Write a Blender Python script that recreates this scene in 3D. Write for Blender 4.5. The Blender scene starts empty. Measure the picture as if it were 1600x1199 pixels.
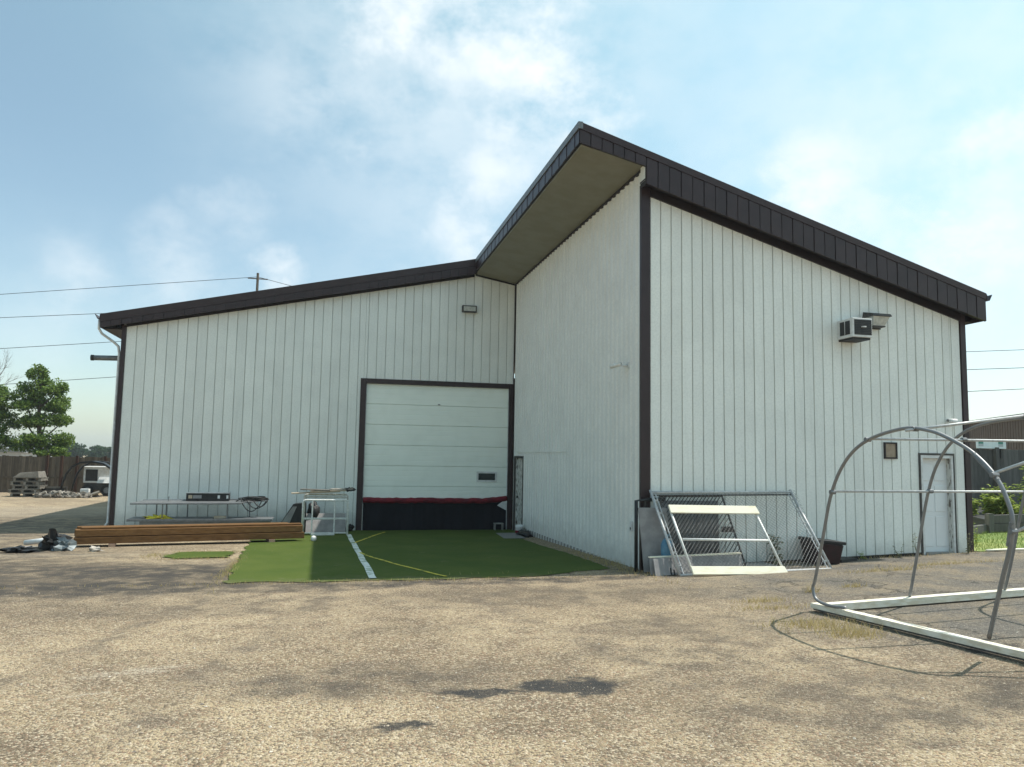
import bpy, bmesh, math, random
from mathutils import Vector, Matrix
random.seed(7)
scn = bpy.context.scene
COL = scn.collection

# ------------------------------------------------------------------ camera
cd = bpy.data.cameras.new('camera'); cam = bpy.data.objects.new('camera', cd); COL.objects.link(cam)
cd.sensor_width = 36; cd.lens = 27.14; cd.clip_start = .1; cd.clip_end = 3000
_R = Vector((0.97299, -0.23017, 0.01758)); _U = Vector((-0.03918, -0.08963, 0.99520)); _F = Vector((0.22749, 0.96901, 0.09622))
mw = Matrix((_R, _U, -_F)).transposed().to_4x4(); mw.translation = Vector((-5.649, -23.677, 2.03))
cam.matrix_world = mw
scn.camera = cam

# ------------------------------------------------------------------ world
SUN = Vector((0.478, 0.021, 0.877)).normalized()
EL = math.asin(SUN.z); AZ = math.atan2(SUN.x, SUN.y)
W = bpy.data.worlds.new('World'); scn.world = W; W.use_nodes = True
wt = W.node_tree; wn = wt.nodes; wl = wt.links
for n in list(wn): wn.remove(n)
out = wn.new('ShaderNodeOutputWorld'); bg = wn.new('ShaderNodeBackground')
sky = wn.new('ShaderNodeTexSky'); sky.sky_type = 'NISHITA'; sky.sun_disc = False
sky.sun_elevation = EL; sky.sun_rotation = AZ; sky.air_density = 1.0; sky.dust_density = 1.8; sky.ozone_density = 1.6; sky.altitude = 500
tc = wn.new('ShaderNodeTexCoord')
def wmath(op, a, b=None, c=None):
    m = wn.new('ShaderNodeMath'); m.operation = op
    for i, x in enumerate((a, b, c)):
        if x is None: continue
        if isinstance(x, (int, float)): m.inputs[i].default_value = x
        else: wl.new(x, m.inputs[i])
    return m.outputs[0]
def wnoise(scale, detail, vec, rough=.55):
    n = wn.new('ShaderNodeTexNoise'); n.inputs['Scale'].default_value = scale; n.inputs['Detail'].default_value = detail
    n.inputs['Roughness'].default_value = rough; wl.new(vec, n.inputs['Vector']); return n
# directions, squashed so cloud bases stretch sideways, with a warp for ragged edges
mp = wn.new('ShaderNodeMapping'); mp.inputs['Scale'].default_value = (1, 1, 1.5); wl.new(tc.outputs['Generated'], mp.inputs['Vector'])
n1 = wnoise(9, 9, mp.outputs[0], .62); n2 = wnoise(2.6, 5, mp.outputs[0], .5); nw = wnoise(14, 5, tc.outputs['Generated'], .6)
warp = wn.new('ShaderNodeVectorMath'); warp.operation = 'MULTIPLY_ADD'
sub = wn.new('ShaderNodeVectorMath'); sub.operation = 'SUBTRACT'; wl.new(nw.outputs['Color'], sub.inputs[0]); sub.inputs[1].default_value = (.5, .5, .5)
wl.new(sub.outputs[0], warp.inputs[0]); warp.inputs[1].default_value = (.10, .10, .10); wl.new(tc.outputs['Generated'], warp.inputs[2])
BLOBS = [(0.16,0.87,0.46,.26,.42),(0.62,0.72,0.30,.26,.40),(0.0570,0.8596,0.5078,0.0622,1.),(0.1304,0.8503,0.5099,0.0912,.95),(0.2064,0.8444,0.4943,0.0912,1.00),(0.2574,0.8547,0.4508,0.0746,1.00),(0.3057,0.8526,0.4238,0.0456,0.90),(0.2028,0.8888,0.4110,0.0663,0.80),(0.1854,0.9151,0.3581,0.0580,0.80),(0.1445,0.9324,0.3312,0.0373,0.60),(0.1602,0.9457,0.2829,0.0497,0.80),(0.2068,0.9031,0.3764,0.0497,0.60),(0.6764,0.6498,0.3468,0.0580,0.90),(0.6724,0.6725,0.3091,0.0663,0.70),(0.5406,0.7761,0.3248,0.0746,0.90),(0.5808,0.7623,0.2857,0.0580,0.70),(0.6702,0.6992,0.2490,0.0829,0.90),(0.6280,0.7374,0.2486,0.0580,0.60),(-0.1732,0.9595,0.2220,0.0497,0.45),(-0.0688,0.9725,0.2227,0.0348,0.8),(-0.2822,0.9406,0.1886,0.0414,0.35),(0.0165,0.9254,0.3786,0.0290,0.5),(-0.1215,0.9533,0.2767,0.0414,0.35)]
acc = None
for (x, y, z, r, s) in BLOBS:
    d = wn.new('ShaderNodeVectorMath'); d.operation = 'DISTANCE'; wl.new(warp.outputs[0], d.inputs[0]); d.inputs[1].default_value = (x, y, z)
    m = wn.new('ShaderNodeMapRange'); m.interpolation_type = 'SMOOTHSTEP'; wl.new(d.outputs['Value'], m.inputs[0])
    m.inputs[1].default_value = r*1.65; m.inputs[2].default_value = r*.15; m.inputs[3].default_value = 0; m.inputs[4].default_value = s
    acc = m.outputs[0] if acc is None else wmath('MAXIMUM', acc, m.outputs[0])
puff = wn.new('ShaderNodeMapRange'); puff.interpolation_type = 'SMOOTHSTEP'; wl.new(n1.outputs['Fac'], puff.inputs[0]); puff.inputs[1].default_value = .22; puff.inputs[2].default_value = .64
cl1 = wmath('MULTIPLY', acc, puff.outputs[0])
gen = wn.new('ShaderNodeMapRange'); gen.interpolation_type = 'SMOOTHSTEP'; wl.new(n2.outputs['Fac'], gen.inputs[0]); gen.inputs[1].default_value = .5; gen.inputs[2].default_value = .85
gen.inputs[4].default_value = .32
cl2 = wmath('MULTIPLY', gen.outputs[0], puff.outputs[0])
cl = wmath('MINIMUM', wmath('ADD', cl1, cl2), 1.0)
# thin summer haze: a little white everywhere, more towards the horizon
sep = wn.new('ShaderNodeSeparateXYZ'); wl.new(tc.outputs['Generated'], sep.inputs[0])
hz = wn.new('ShaderNodeMapRange'); wl.new(sep.outputs['Z'], hz.inputs[0]); hz.inputs[1].default_value = 0; hz.inputs[2].default_value = .35; hz.inputs[3].default_value = .7; hz.inputs[4].default_value = 0
dt = wn.new('ShaderNodeVectorMath'); dt.operation = 'DOT_PRODUCT'; wl.new(tc.outputs['Generated'], dt.inputs[0]); dt.inputs[1].default_value = SUN
mie = wn.new('ShaderNodeMapRange'); mie.interpolation_type = 'SMOOTHSTEP'; wl.new(dt.outputs['Value'], mie.inputs[0]); mie.inputs[1].default_value = .1; mie.inputs[2].default_value = .8; mie.inputs[3].default_value = .9; mie.inputs[4].default_value = 3.0
def wmix(f, a, b):
    m = wn.new('ShaderNodeMix'); m.data_type = 'RGBA'
    if isinstance(f, float): m.inputs[0].default_value = f
    else: wl.new(f, m.inputs[0])
    for i, x in ((6, a), (7, b)):
        if isinstance(x, tuple): m.inputs[i].default_value = x
        else: wl.new(x, m.inputs[i])
    return m.outputs[2]
hs = wn.new('ShaderNodeVectorMath'); hs.operation = 'SCALE'; hs.inputs[0].default_value = (.42, .76, .62); wl.new(mie.outputs[0], hs.inputs['Scale'])
hb = wn.new('ShaderNodeVectorMath'); hb.operation = 'SCALE'; hb.inputs[0].default_value = (.20, .20, .14); wl.new(hz.outputs[0], hb.inputs['Scale'])
hc = wn.new('ShaderNodeVectorMath'); hc.operation = 'ADD'; wl.new(hs.outputs[0], hc.inputs[0]); wl.new(hb.outputs[0], hc.inputs[1])
ha = wn.new('ShaderNodeVectorMath'); ha.operation = 'ADD'; tn = wn.new('ShaderNodeVectorMath'); tn.operation = 'MULTIPLY'; wl.new(sky.outputs[0], tn.inputs[0]); tn.inputs[1].default_value = (1.0, .97, .88); wl.new(tn.outputs[0], ha.inputs[0]); wl.new(hc.outputs[0], ha.inputs[1]); hazed = ha.outputs[0]
clouded = wmix(cl, hazed, (6.0, 6.4, 6.6, 1))
wl.new(clouded, bg.inputs['Color']); bg.inputs['Strength'].default_value = 0.094
wl.new(bg.outputs[0], out.inputs['Surface'])

sd = bpy.data.lights.new('sun', 'SUN'); sd.energy = 3.1; sd.angle = math.radians(.55); sd.color = (1, .955, .88)
so = bpy.data.objects.new('sun', sd); COL.objects.link(so); so.rotation_euler = SUN.to_track_quat('Z', 'Y').to_euler(); so.location = (20, 0, 30)
vs = scn.view_settings; vs.view_transform = 'Standard'; vs.look = 'None'; vs.exposure = 0.86; vs.gamma = 1; vs.use_curve_mapping = False

# ------------------------------------------------------------------ helpers
def sp_(x, k=1.5): return math.log1p(math.exp(max(-40, min(40, x*k))))/k
def gz(x, y):
    return -.2 - .0215*max(-26, min(3, y)) + .0375*min(sp_(x), 14)
MATS = {}
class NT:
    def __init__(s, name):
        s.m = bpy.data.materials.new(name); s.m.use_nodes = True; s.t = s.m.node_tree; s.n = s.t.nodes; s.l = s.t.links
        s.b = s.n['Principled BSDF']; MATS[name] = s.m
    def new(s, k): return s.n.new('ShaderNode'+k)
    def put(s, x, sock):
        if isinstance(x, bpy.types.NodeSocket): s.l.new(x, sock)
        else: sock.default_value = x
    def math(s, op, a, b=0., clamp=False):
        m = s.new('Math'); m.operation = op; m.use_clamp = clamp; s.put(a, m.inputs[0]); s.put(b, m.inputs[1]); return m.outputs[0]
    def mix(s, f, a, b, bt='MIX'):
        m = s.new('Mix'); m.data_type = 'RGBA'; m.blend_type = bt; s.put(f, m.inputs[0]); s.put(a, m.inputs[6]); s.put(b, m.inputs[7]); return m.outputs[2]
    def noise(s, vec, scale, detail=4, rough=.55):
        n = s.new('TexNoise'); s.l.new(vec, n.inputs['Vector']); n.inputs['Scale'].default_value = scale; n.inputs['Detail'].default_value = detail; n.inputs['Roughness'].default_value = rough; return n.outputs['Fac']
    def ramp(s, f, lo, hi, a=0., b=1.):
        m = s.new('MapRange'); m.interpolation_type = 'SMOOTHSTEP'; s.put(f, m.inputs[0]); m.inputs[1].default_value = lo; m.inputs[2].default_value = hi; m.inputs[3].default_value = a; m.inputs[4].default_value = b; return m.outputs[0]
    def vec(s, scale=(1, 1, 1), coord='Object'):
        t = s.new('TexCoord'); mp = s.new('Mapping'); mp.inputs['Scale'].default_value = scale; s.l.new(t.outputs[coord], mp.inputs['Vector']); return mp.outputs[0]
    def bump(s, h, strength, dist):
        b = s.new('Bump'); b.inputs['Strength'].default_value = strength; b.inputs['Distance'].default_value = dist; s.l.new(h, b.inputs['Height']); s.l.new(b.outputs[0], s.b.inputs['Normal'])
def c4(c): return (c[0], c[1], c[2], 1)
def M(name, c1, c2=None, scale=6, rough=.6, metal=0., bump=0., dist=.01, bscale=None, stretch=(1, 1, 1), rand=.0, spec=.4, lo=.35, hi=.65, detail=5):
    if name in MATS: return MATS[name]
    k = NT(name); v = k.vec(stretch)
    col = c4(c1)
    if c2 is not None:
        col = k.mix(k.ramp(k.noise(v, scale, detail), lo, hi), c4(c1), c4(c2))
    if rand:
        oi = k.new('ObjectInfo'); f = k.math('MULTIPLY_ADD', oi.outputs['Random'], 2*rand); 
        f.node.inputs[2].default_value = 1-rand
        mm = k.new('VectorMath'); mm.operation = 'SCALE'; k.put(col if not isinstance(col, tuple) else col[:3], mm.inputs[0]); k.l.new(f, mm.inputs['Scale']); col = mm.outputs[0]
    k.put(col, k.b.inputs['Base Color'])
    k.b.inputs['Roughness'].default_value = rough; k.b.inputs['Metallic'].default_value = metal; k.b.inputs['Specular IOR Level'].default_value = spec
    if bump: k.bump(k.noise(v, bscale or scale*4, 4), bump, dist)
    return k.m

ORG = {}
def props(o, label=None, cat=None, group=None, kind=None):
    if label: o['label'] = label
    if cat: o['category'] = cat
    if group: o['group'] = group
    if kind: o['kind'] = kind
    return o
def thing(name, label, cat, loc, group=None):
    o = bpy.data.objects.new(name, None); COL.objects.link(o); o.location = loc; o.empty_display_size = .2
    ORG[o] = Vector(loc); return props(o, label, cat, group)
class MB:
    def __init__(s): s.v = []; s.f = []; s.c = None
    def hexa(s, p):
        b = len(s.v); s.v += [tuple(q) for q in p]
        s.f += [tuple(b+i for i in q) for q in ((0,3,2,1),(4,5,6,7),(0,1,5,4),(1,2,6,5),(2,3,7,6),(3,0,4,7))]; return s
    def box(s, x0, x1, y0, y1, z0, z1):
        return s.hexa([(x0,y0,z0),(x1,y0,z0),(x1,y1,z0),(x0,y1,z0),(x0,y0,z1),(x1,y0,z1),(x1,y1,z1),(x0,y1,z1)])
    def bar(s, a, b, w, h, up=(0,0,1)):
        a = Vector(a); b = Vector(b); d = (b-a).normalized(); u = Vector(up)
        sd = d.cross(u).normalized(); uu = sd.cross(d).normalized()
        sd *= w/2; uu *= h/2
        return s.hexa([a-sd-uu, a+sd-uu, b+sd-uu, b-sd-uu, a-sd+uu, a+sd+uu, b+sd+uu, b-sd+uu])
    def prism(s, poly, e):
        b = len(s.v); n = len(poly); e = Vector(e)
        s.v += [tuple(Vector(p)) for p in poly] + [tuple(Vector(p)+e) for p in poly]
        s.f.append(tuple(range(b, b+n))); s.f.append(tuple(range(b+2*n-1, b+n-1, -1)))
        for i in range(n): j = (i+1) % n; s.f.append((b+i, b+n+i, b+n+j, b+j))
        return s
    def tube(s, pts, r, n=8, closed=False, r2=None):
        pts = [Vector(p) for p in pts]; m = len(pts); b = len(s.v)
        t0 = (pts[1]-pts[0]).normalized(); ref = Vector((0,0,1)) if abs(t0.z) < .9 else Vector((1,0,0))
        u = t0.cross(ref).normalized()
        for i, p in enumerate(pts):
            a = pts[i-1] if (i > 0 or closed) else p; c = pts[(i+1) % m] if (i < m-1 or closed) else p
            t = (c-a).normalized(); u = (u - t*u.dot(t)).normalized(); w = t.cross(u)
            rr = r if r2 is None else r+(r2-r)*i/(m-1)
            for k in range(n):
                q = 2*math.pi*k/n; s.v.append(tuple(p+(u*math.cos(q)+w*math.sin(q))*rr))
        L = m if closed else m-1
        for i in range(L):
            for k in range(n):
                k2 = (k+1) % n; i2 = (i+1) % m
                s.f.append((b+i*n+k, b+i*n+k2, b+i2*n+k2, b+i2*n+k))
        if not closed:
            s.f.append(tuple(b+k for k in range(n-1, -1, -1))); s.f.append(tuple(b+(m-1)*n+k for k in range(n)))
        return s
    def lathe(s, c, prof, n=16, sx=1, sy=1):
        b = len(s.v)
        for (r, z) in prof:
            for k in range(n):
                q = 2*math.pi*k/n; s.v.append((c[0]+r*sx*math.cos(q), c[1]+r*sy*math.sin(q), c[2]+z))
        for i in range(len(prof)-1):
            for k in range(n):
                k2 = (k+1) % n; s.f.append((b+i*n+k, b+i*n+k2, b+(i+1)*n+k2, b+(i+1)*n+k))
        s.f.append(tuple(b+k for k in range(n-1, -1, -1))); s.f.append(tuple(b+(len(prof)-1)*n+k for k in range(n)))
        return s
    def lump(s, c, r, amp, seed, n=10, m=7, flat=0.):
        rnd = random.Random(seed); b = len(s.v)
        ph = [(rnd.uniform(1, 4), rnd.uniform(0, 6), rnd.uniform(1, 4), rnd.uniform(0, 6)) for _ in range(4)]
        for i in range(m+1):
            th = math.pi*i/m
            for k in range(n):
                q = 2*math.pi*k/n
                d = Vector((math.sin(th)*math.cos(q), math.sin(th)*math.sin(q), math.cos(th)))
                f = 1
                for (a, p, e, g) in ph: f += amp*.5*math.sin(a*2*d.x+p+e*d.z)*math.sin(e*2*d.y+g)
                f *= 1+rnd.uniform(-amp, amp)*.25*(0 < i < m)
                s.v.append((c[0]+d.x*r[0]*f, c[1]+d.y*r[1]*f, max(c[2]-flat if flat else -1e9, c[2]+d.z*r[2]*f)))
        for i in range(m):
            for k in range(n):
                k2 = (k+1) % n; s.f.append((b+i*n+k, b+(i+1)*n+k, b+(i+1)*n+k2, b+i*n+k2))
        return s
    def build(s, name, mat, parent=None, smooth=False, kind=None, org=None, recalc=True, bevel=0., label=None):
        o3 = ORG[parent] if parent is not None else Vector(org or (0, 0, 0))
        me = bpy.data.meshes.new(name)
        me.from_pydata([(x-o3.x, y-o3.y, z-o3.z) for x, y, z in s.v], [], s.f)
        if recalc:
            bm = bmesh.new(); bm.from_mesh(me); bmesh.ops.recalc_face_normals(bm, faces=bm.faces); bm.to_mesh(me); bm.free()
        if s.c:
            at = me.color_attributes.new('tint', 'FLOAT_COLOR', 'POINT'); at.data.foreach_set('color', s.c)
        me.materials.append(MATS[mat] if isinstance(mat, str) else mat)
        if smooth: me.polygons.foreach_set('use_smooth', [True]*len(me.polygons))
        o = bpy.data.objects.new(name, me); COL.objects.link(o)
        if parent is not None: o.parent = parent
        else: o.location = o3
        ORG[o] = o3
        if bevel:
            bv = o.modifiers.new('bevel', 'BEVEL'); bv.width = bevel; bv.segments = 2; bv.limit_method = 'ANGLE'
        return props(o, kind=kind, label=label)
def arc(c, r, a0, a1, n, f):
    return [f(c[0]+r*math.cos(a0+(a1-a0)*i/n), c[1]+r*math.sin(a0+(a1-a0)*i/n)) for i in range(n+1)]

# ------------------------------------------------------------------ materials
def siding(name, col, dirt, streak=1.):
    k = NT(name); v = k.vec((1, 1, 1)); vs_ = k.vec((9, 9, .5))
    base = k.mix(k.ramp(k.noise(v, 1.3, 5), .35, .7), c4(col), c4([x*.93 for x in col]))
    base = k.mix(k.math('MULTIPLY', k.ramp(k.noise(vs_, 1.0, 5, .6), .52, .8), .22*streak), base, c4(dirt))
    base = k.mix(k.math('MULTIPLY', k.ramp(k.noise(v, 26, 3), .38, .7), .30), base, c4([x*.72 for x in col]))
    # splashed grime along the foot of the sheet
    g = k.new('NewGeometry'); sx = k.new('SeparateXYZ'); k.l.new(g.outputs['Position'], sx.inputs[0])
    h = k.math('ADD', sx.outputs['Z'], k.math('MULTIPLY', k.noise(v, 4, 5), -.8))
    base = k.mix(k.math('MULTIPLY', k.ramp(h, .25, -.45), .55), base, c4(dirt))
    oi = k.new('ObjectInfo'); f = k.math('MULTIPLY_ADD', oi.outputs['Random'], .07); f.node.inputs[2].default_value = .965
    mm = k.new('VectorMath'); mm.operation = 'SCALE'; k.l.new(base, mm.inputs[0]); k.l.new(f, mm.inputs['Scale'])
    k.l.new(mm.outputs[0], k.b.inputs['Base Color']); k.b.inputs['Roughness'].default_value = .42; k.b.inputs['Specular IOR Level'].default_value = .4
    k.bump(k.math('ADD', k.math('MULTIPLY', k.noise(v, 40, 2), .35), k.math('MULTIPLY', k.noise(k.vec((1.5, 1.5, .35)), 1.6, 2), 4.)), .35, .006)
    return k.m
siding('siding', (.84, .855, .805), (.40, .40, .36))
siding('side_siding', (.83, .83, .78), (.42, .42, .38), .5)
M('brown_metal', (.028, .015, .016), (.036, .020, .021), 3, .42, bump=.05, rand=.06)
M('brown_dark', (.012, .007, .008), (.018, .011, .011), 3, .5)
M('soffit', (.225, .215, .16), (.255, .245, .19), 2, .7)
M('roof_sheet', (.20, .20, .20), (.26, .26, .25), 4, .45, metal=.3)
M('door_white', (.90, .94, .86), (.84, .88, .80), 2.2, .5, bump=.05, lo=.4, hi=.8)
M('plastic_white', (.72, .73, .72), (.6, .6, .58), 8, .45)
M('white_paint', (.80, .80, .77), (.66, .66, .62), 12, .5)
M('door_paint', (.78, .80, .80), (.73, .74, .74), 1.5, .45)
M('peeling', (.62, .62, .58), (.13, .11, .09), 7, .75, bump=.3, stretch=(3, 3, 1), lo=.48, hi=.6, detail=8)
M('glass_dark', (.02, .028, .028), None, rough=.12, spec=.6)
M('black_cloth', (.004, .004, .008), (.007, .007, .012), 3, .85, bump=.3, dist=.03, bscale=5)
M('red_cloth', (.20, .012, .022), (.12, .008, .016), 6, .8, bump=.4, dist=.02)
M('galv', (.21, .215, .22), (.26, .26, .26), 6, .42, metal=.4)
M('galv_light', (.42, .43, .43), (.55, .55, .54), 25, .45, metal=.3, bump=.05)
M('galv_dull', (.15, .16, .165), (.21, .215, .22), 18, .5, metal=.4)
M('wire', (.30, .31, .31), (.2, .19, .18), 30, .5, metal=.6)
M('dark_steel', (.05, .05, .052), (.085, .075, .065), 12, .55, metal=.4)
M('sheet_grey', (.15, .18, .19), (.20, .225, .235), 5, .5, metal=.2, bump=.05)
M('grey_board', (.23, .22, .22), (.30, .29, .28), 5, .75, bump=.1)
M('plank_cream', (.88, .84, .68), (.80, .70, .45), 3.0, .65, stretch=(1, 6, 6), bump=.1, lo=.45, hi=.8)
M('rail_wood', (.80, .77, .66), (.66, .60, .46), 3, .7, stretch=(2, 2, 6), bump=.15)
def woodmat(name, a, b, c, stretch):
    k = NT(name); v = k.vec(stretch)
    oi = k.new('ObjectInfo'); off = k.new('VectorMath'); off.operation = 'ADD'; k.l.new(v, off.inputs[0])
    sc = k.new('VectorMath'); sc.operation = 'SCALE'; sc.inputs[0].default_value = (17, 31, 23); k.l.new(oi.outputs['Random'], sc.inputs['Scale']); k.l.new(sc.outputs[0], off.inputs[1])
    n = k.noise(off.outputs[0], 2.2, 7, .62)
    col = k.mix(k.ramp(n, .32, .68), c4(a), c4(b)); col = k.mix(k.math('MULTIPLY', k.ramp(k.noise(off.outputs[0], 6, 6), .55, .8), .7), col, c4(c))
    f = k.math('MULTIPLY_ADD', oi.outputs['Random'], .5); f.node.inputs[2].default_value = .75
    mm = k.new('VectorMath'); mm.operation = 'SCALE'; k.l.new(col, mm.inputs[0]); k.l.new(f, mm.inputs['Scale'])
    k.l.new(mm.outputs[0], k.b.inputs['Base Color']); k.b.inputs['Roughness'].default_value = .8; k.b.inputs['Specular IOR Level'].default_value = .2
    k.bump(n, .4, .006)
woodmat('timber', (.165, .088, .034), (.11, .055, .020), (.04, .022, .010), (.9, 9, 9))
woodmat('fence_wood', (.085, .068, .052), (.14, .112, .082), (.03, .025, .021), (6, 6, .7))
woodmat('fence_grey', (.12, .115, .108), (.085, .08, .076), (.05, .047, .045), (6, 6, .7))
woodmat('old_wood', (.17, .155, .135), (.25, .23, .195), (.05, .044, .038), (3, 3, 3))
woodmat('post_brown', (.075, .04, .026), (.055, .03, .022), (.03, .02, .015), (6, 6, .8))
M('card', (.42, .33, .23), (.52, .43, .32), 6, .8)
M('black_plastic', (.012, .012, .013), (.02, .02, .02), 9, .45, bump=.1)
M('rubber', (.018, .018, .018), None, rough=.6)
M('yellow_cloth', (.72, .60, .04), (.55, .45, .05), 14, .8)
M('blue_plastic', (.06, .16, .26), (.10, .24, .34), 8, .3)
M('maroon_plastic', (.03, .009, .013), (.018, .008, .009), 8, .4)
M('tan_vent', (.30, .23, .16), (.36, .28, .2), 12, .6)
M('lens', (.55, .55, .50), (.42, .42, .38), 12, .25)
M('brown_siding', (.085, .058, .038), (.105, .07, .047), 4, .6)
M('dark_roof', (.012, .013, .014), (.02, .02, .02), 6, .9, spec=.05)
M('sign_green', (.05, .22, .18), (.08, .30, .24), 14, .5)
M('sign_white', (.66, .74, .76), (.74, .80, .80), 9, .5)
M('stone_pale', (.46, .42, .36), (.33, .30, .26), 12, .85, bump=.4)
M('brick', (.36, .24, .17), (.28, .2, .15), 14, .85, bump=.3)
M('concrete', (.30, .29, .27), (.23, .22, .2), 8, .9, bump=.2)
M('mat_grey', (.17, .165, .16), (.22, .21, .2), 20, .95)
M('yellow_line', (.55, .46, .05), (.10, .14, .03), 7, .9, lo=.45, hi=.62, detail=8)
M('white_line', (.62, .65, .62), (.16, .22, .12), 7, .9, lo=.46, hi=.68, detail=8)
M('bark', (.12, .095, .07), (.07, .055, .042), 9, .9, bump=.4, stretch=(3, 3, 1))
M('house_wall', (.45, .48, .50), (.5, .52, .54), 2, .8)
M('wire_black', (.03, .03, .032), None, rough=.6)
def leafmat(name, a, b):
    k = NT(name); ca = k.new('VertexColor'); ca.layer_name = 'tint'
    col = k.mix(ca.outputs['Color'], c4(a), c4(b))
    k.l.new(col, k.b.inputs['Base Color']); k.b.inputs['Roughness'].default_value = .6; k.b.inputs['Specular IOR Level'].default_value = .25
    tr = k.new('BsdfTranslucent'); k.l.new(col, tr.inputs['Color']); mx = k.new('MixShader'); mx.inputs[0].default_value = .35
    k.l.new(k.b.outputs[0], mx.inputs[1]); k.l.new(tr.outputs[0], mx.inputs[2]); k.l.new(mx.outputs[0], k.n['Material Output'].inputs['Surface'])
leafmat('leaf', (.045, .10, .018), (.20, .28, .055))
leafmat('leaf_far', (.030, .062, .026), (.05, .09, .035))
leafmat('weed', (.18, .26, .04), (.38, .44, .10))
leafmat('weed_dull', (.16, .17, .09), (.28, .28, .15))
leafmat('straw', (.40, .31, .14), (.52, .42, .2))
leafmat('lawn_blade', (.10, .17, .035), (.26, .32, .08))

# ground: sun-bleached aggregate over old asphalt
k = NT('yard'); gpos = k.new('NewGeometry').outputs['Position']
def vsub(a, scale, off=(.5, .5, .5)):
    s1 = k.new('VectorMath'); s1.operation = 'SUBTRACT'; k.l.new(a, s1.inputs[0]); s1.inputs[1].default_value = off
    s2 = k.new('VectorMath'); s2.operation = 'SCALE'; k.l.new(s1.outputs[0], s2.inputs[0]); s2.inputs['Scale'].default_value = scale
    s3 = k.new('VectorMath'); s3.operation = 'ADD'; k.l.new(s2.outputs[0], s3.inputs[0]); return s3
nn = k.new('TexNoise'); k.l.new(gpos, nn.inputs['Vector']); nn.inputs['Scale'].default_value = 1.7; nn.inputs['Detail'].default_value = 7; nn.inputs['Roughness'].default_value = .62
w_ = vsub(nn.outputs['Color'], .9); k.l.new(gpos, w_.inputs[1]); wpos = w_.outputs[0]
def patches(lst, o_=1.25, i_=.55):
    a = None
    for (x, y, rx, ry, rot, s) in lst:
        mpn = k.new('Mapping'); mpn.vector_type = 'TEXTURE'; mpn.inputs['Location'].default_value = (x, y, 0); mpn.inputs['Rotation'].default_value = (0, 0, rot); mpn.inputs['Scale'].default_value = (rx, ry, 50)
        k.l.new(wpos, mpn.inputs['Vector']); ln = k.new('VectorMath'); ln.operation = 'LENGTH'; k.l.new(mpn.outputs[0], ln.inputs[0])
        r = k.ramp(ln.outputs['Value'], o_, i_, 0, s); a = r if a is None else k.math('MAXIMUM', a, r)
    return a
asphalt = patches([(5.6, -12.6, 6.0, 5.0, 0, 1), (14, -10, 9, 8, 0, 1), (3.2, -15.6, 3.6, 2.6, 0, 1)])
dark = patches([(-3.58, -17.45, .55, .27, 0, 1.), (-4.45, -17.45, .5, .14, -.2, .9), (-5.08, -18.2, .2, .12, 0, .85), (-5.44, -17.04, .9, .4, 0, .5), (-2.2, -16.7, 1.5, .5, -.3, .45),
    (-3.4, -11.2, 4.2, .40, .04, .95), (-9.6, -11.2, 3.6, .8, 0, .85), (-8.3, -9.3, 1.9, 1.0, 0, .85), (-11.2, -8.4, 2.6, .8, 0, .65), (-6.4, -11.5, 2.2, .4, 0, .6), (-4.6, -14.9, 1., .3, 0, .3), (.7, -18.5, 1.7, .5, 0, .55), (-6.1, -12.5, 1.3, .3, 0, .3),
    (-.25, -9.3, .6, 1.6, 0, .7), (-8.8, -19.2, 1.1, .5, .4, .3), (-1.3, -18.8, .8, .3, .3, .35), (-10.5, -15.5, 1.2, .5, 0, .35), (-14, -1, 3, 7, 0, .45), (-9, -1.5, 4, 1.6, 0, .5)])
hard = patches([(-3.58, -17.46, .50, .24, 0, .9), (-4.42, -17.46, .36, .09, -.2, .8), (-5.08, -18.2, .16, .08, 0, .75), (.9, -17.0, .4, .12, 0, .6)], 1.1, .72)
worn = patches([(-9.6, -10.0, 5.0, 2.6, 0, 1.), (-13, -6.5, 4, 2.4, 0, .9), (-2.0, -12.7, 3.4, 1.2, 0, .6), (-1.4, -15.4, 1.6, 1.2, 0, .5), (-1.2, -18.2, 2.2, 1.0, 0, .6), (-5.2, -16.9, 1.6, .6, 0, .55), (-10.5, -17.2, 1.2, .8, 0, .5), (-16, 4, 6, 7, 0, .5), (-7.6, -13.2, 2.6, .6, 0, .45), (3.6, -10.45, 4.2, .3, 0, .7)], 1.3, .3)
pale = patches([(-7.2, -16.3, .5, .12, .2, .8), (-7.45, -17.0, .2, .06, .2, .7), (-14.5, 9, 8, 3.2, .1, .6), (-12, -6.3, 3, .35, 0, .35)])
vor = k.new('TexVoronoi'); k.l.new(gpos, vor.inputs['Vector']); vor.inputs['Scale'].default_value = 60; vor.inputs['Randomness'].default_value = 1
vor2 = k.new('TexVoronoi'); k.l.new(gpos, vor2.inputs['Vector']); vor2.inputs['Scale'].default_value = 190
sepc = k.new('SeparateColor'); k.l.new(vor.outputs['Color'], sepc.inputs[0])
big = k.noise(gpos, .35, 6, .6); mid = k.noise(gpos, 2.4, 6, .6); fine = k.noise(gpos, 26, 4, .6)
tan = k.mix(k.ramp(big, .38, .62), (.27, .208, .132, 1), (.47, .37, .235, 1))
tan = k.mix(k.math('MULTIPLY', k.ramp(mid, .44, .68), .8), tan, (.175, .135, .092, 1))
tan = k.mix(k.ramp(sepc.outputs[0], .55, .85, 0, .8), tan, (.60, .50, .36, 1))
tan = k.mix(k.ramp(sepc.outputs[1], .56, .88, 0, .75), tan, (.11, .083, .058, 1))
tan = k.mix(k.ramp(sepc.outputs[2], .82, .9, 0, .5), tan, (.34, .20, .13, 1))
grey = k.mix(k.ramp(k.noise(gpos, 1.1, 7, .65), .40, .62), (.14, .132, .117, 1), (.27, .222, .155, 1))
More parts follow.
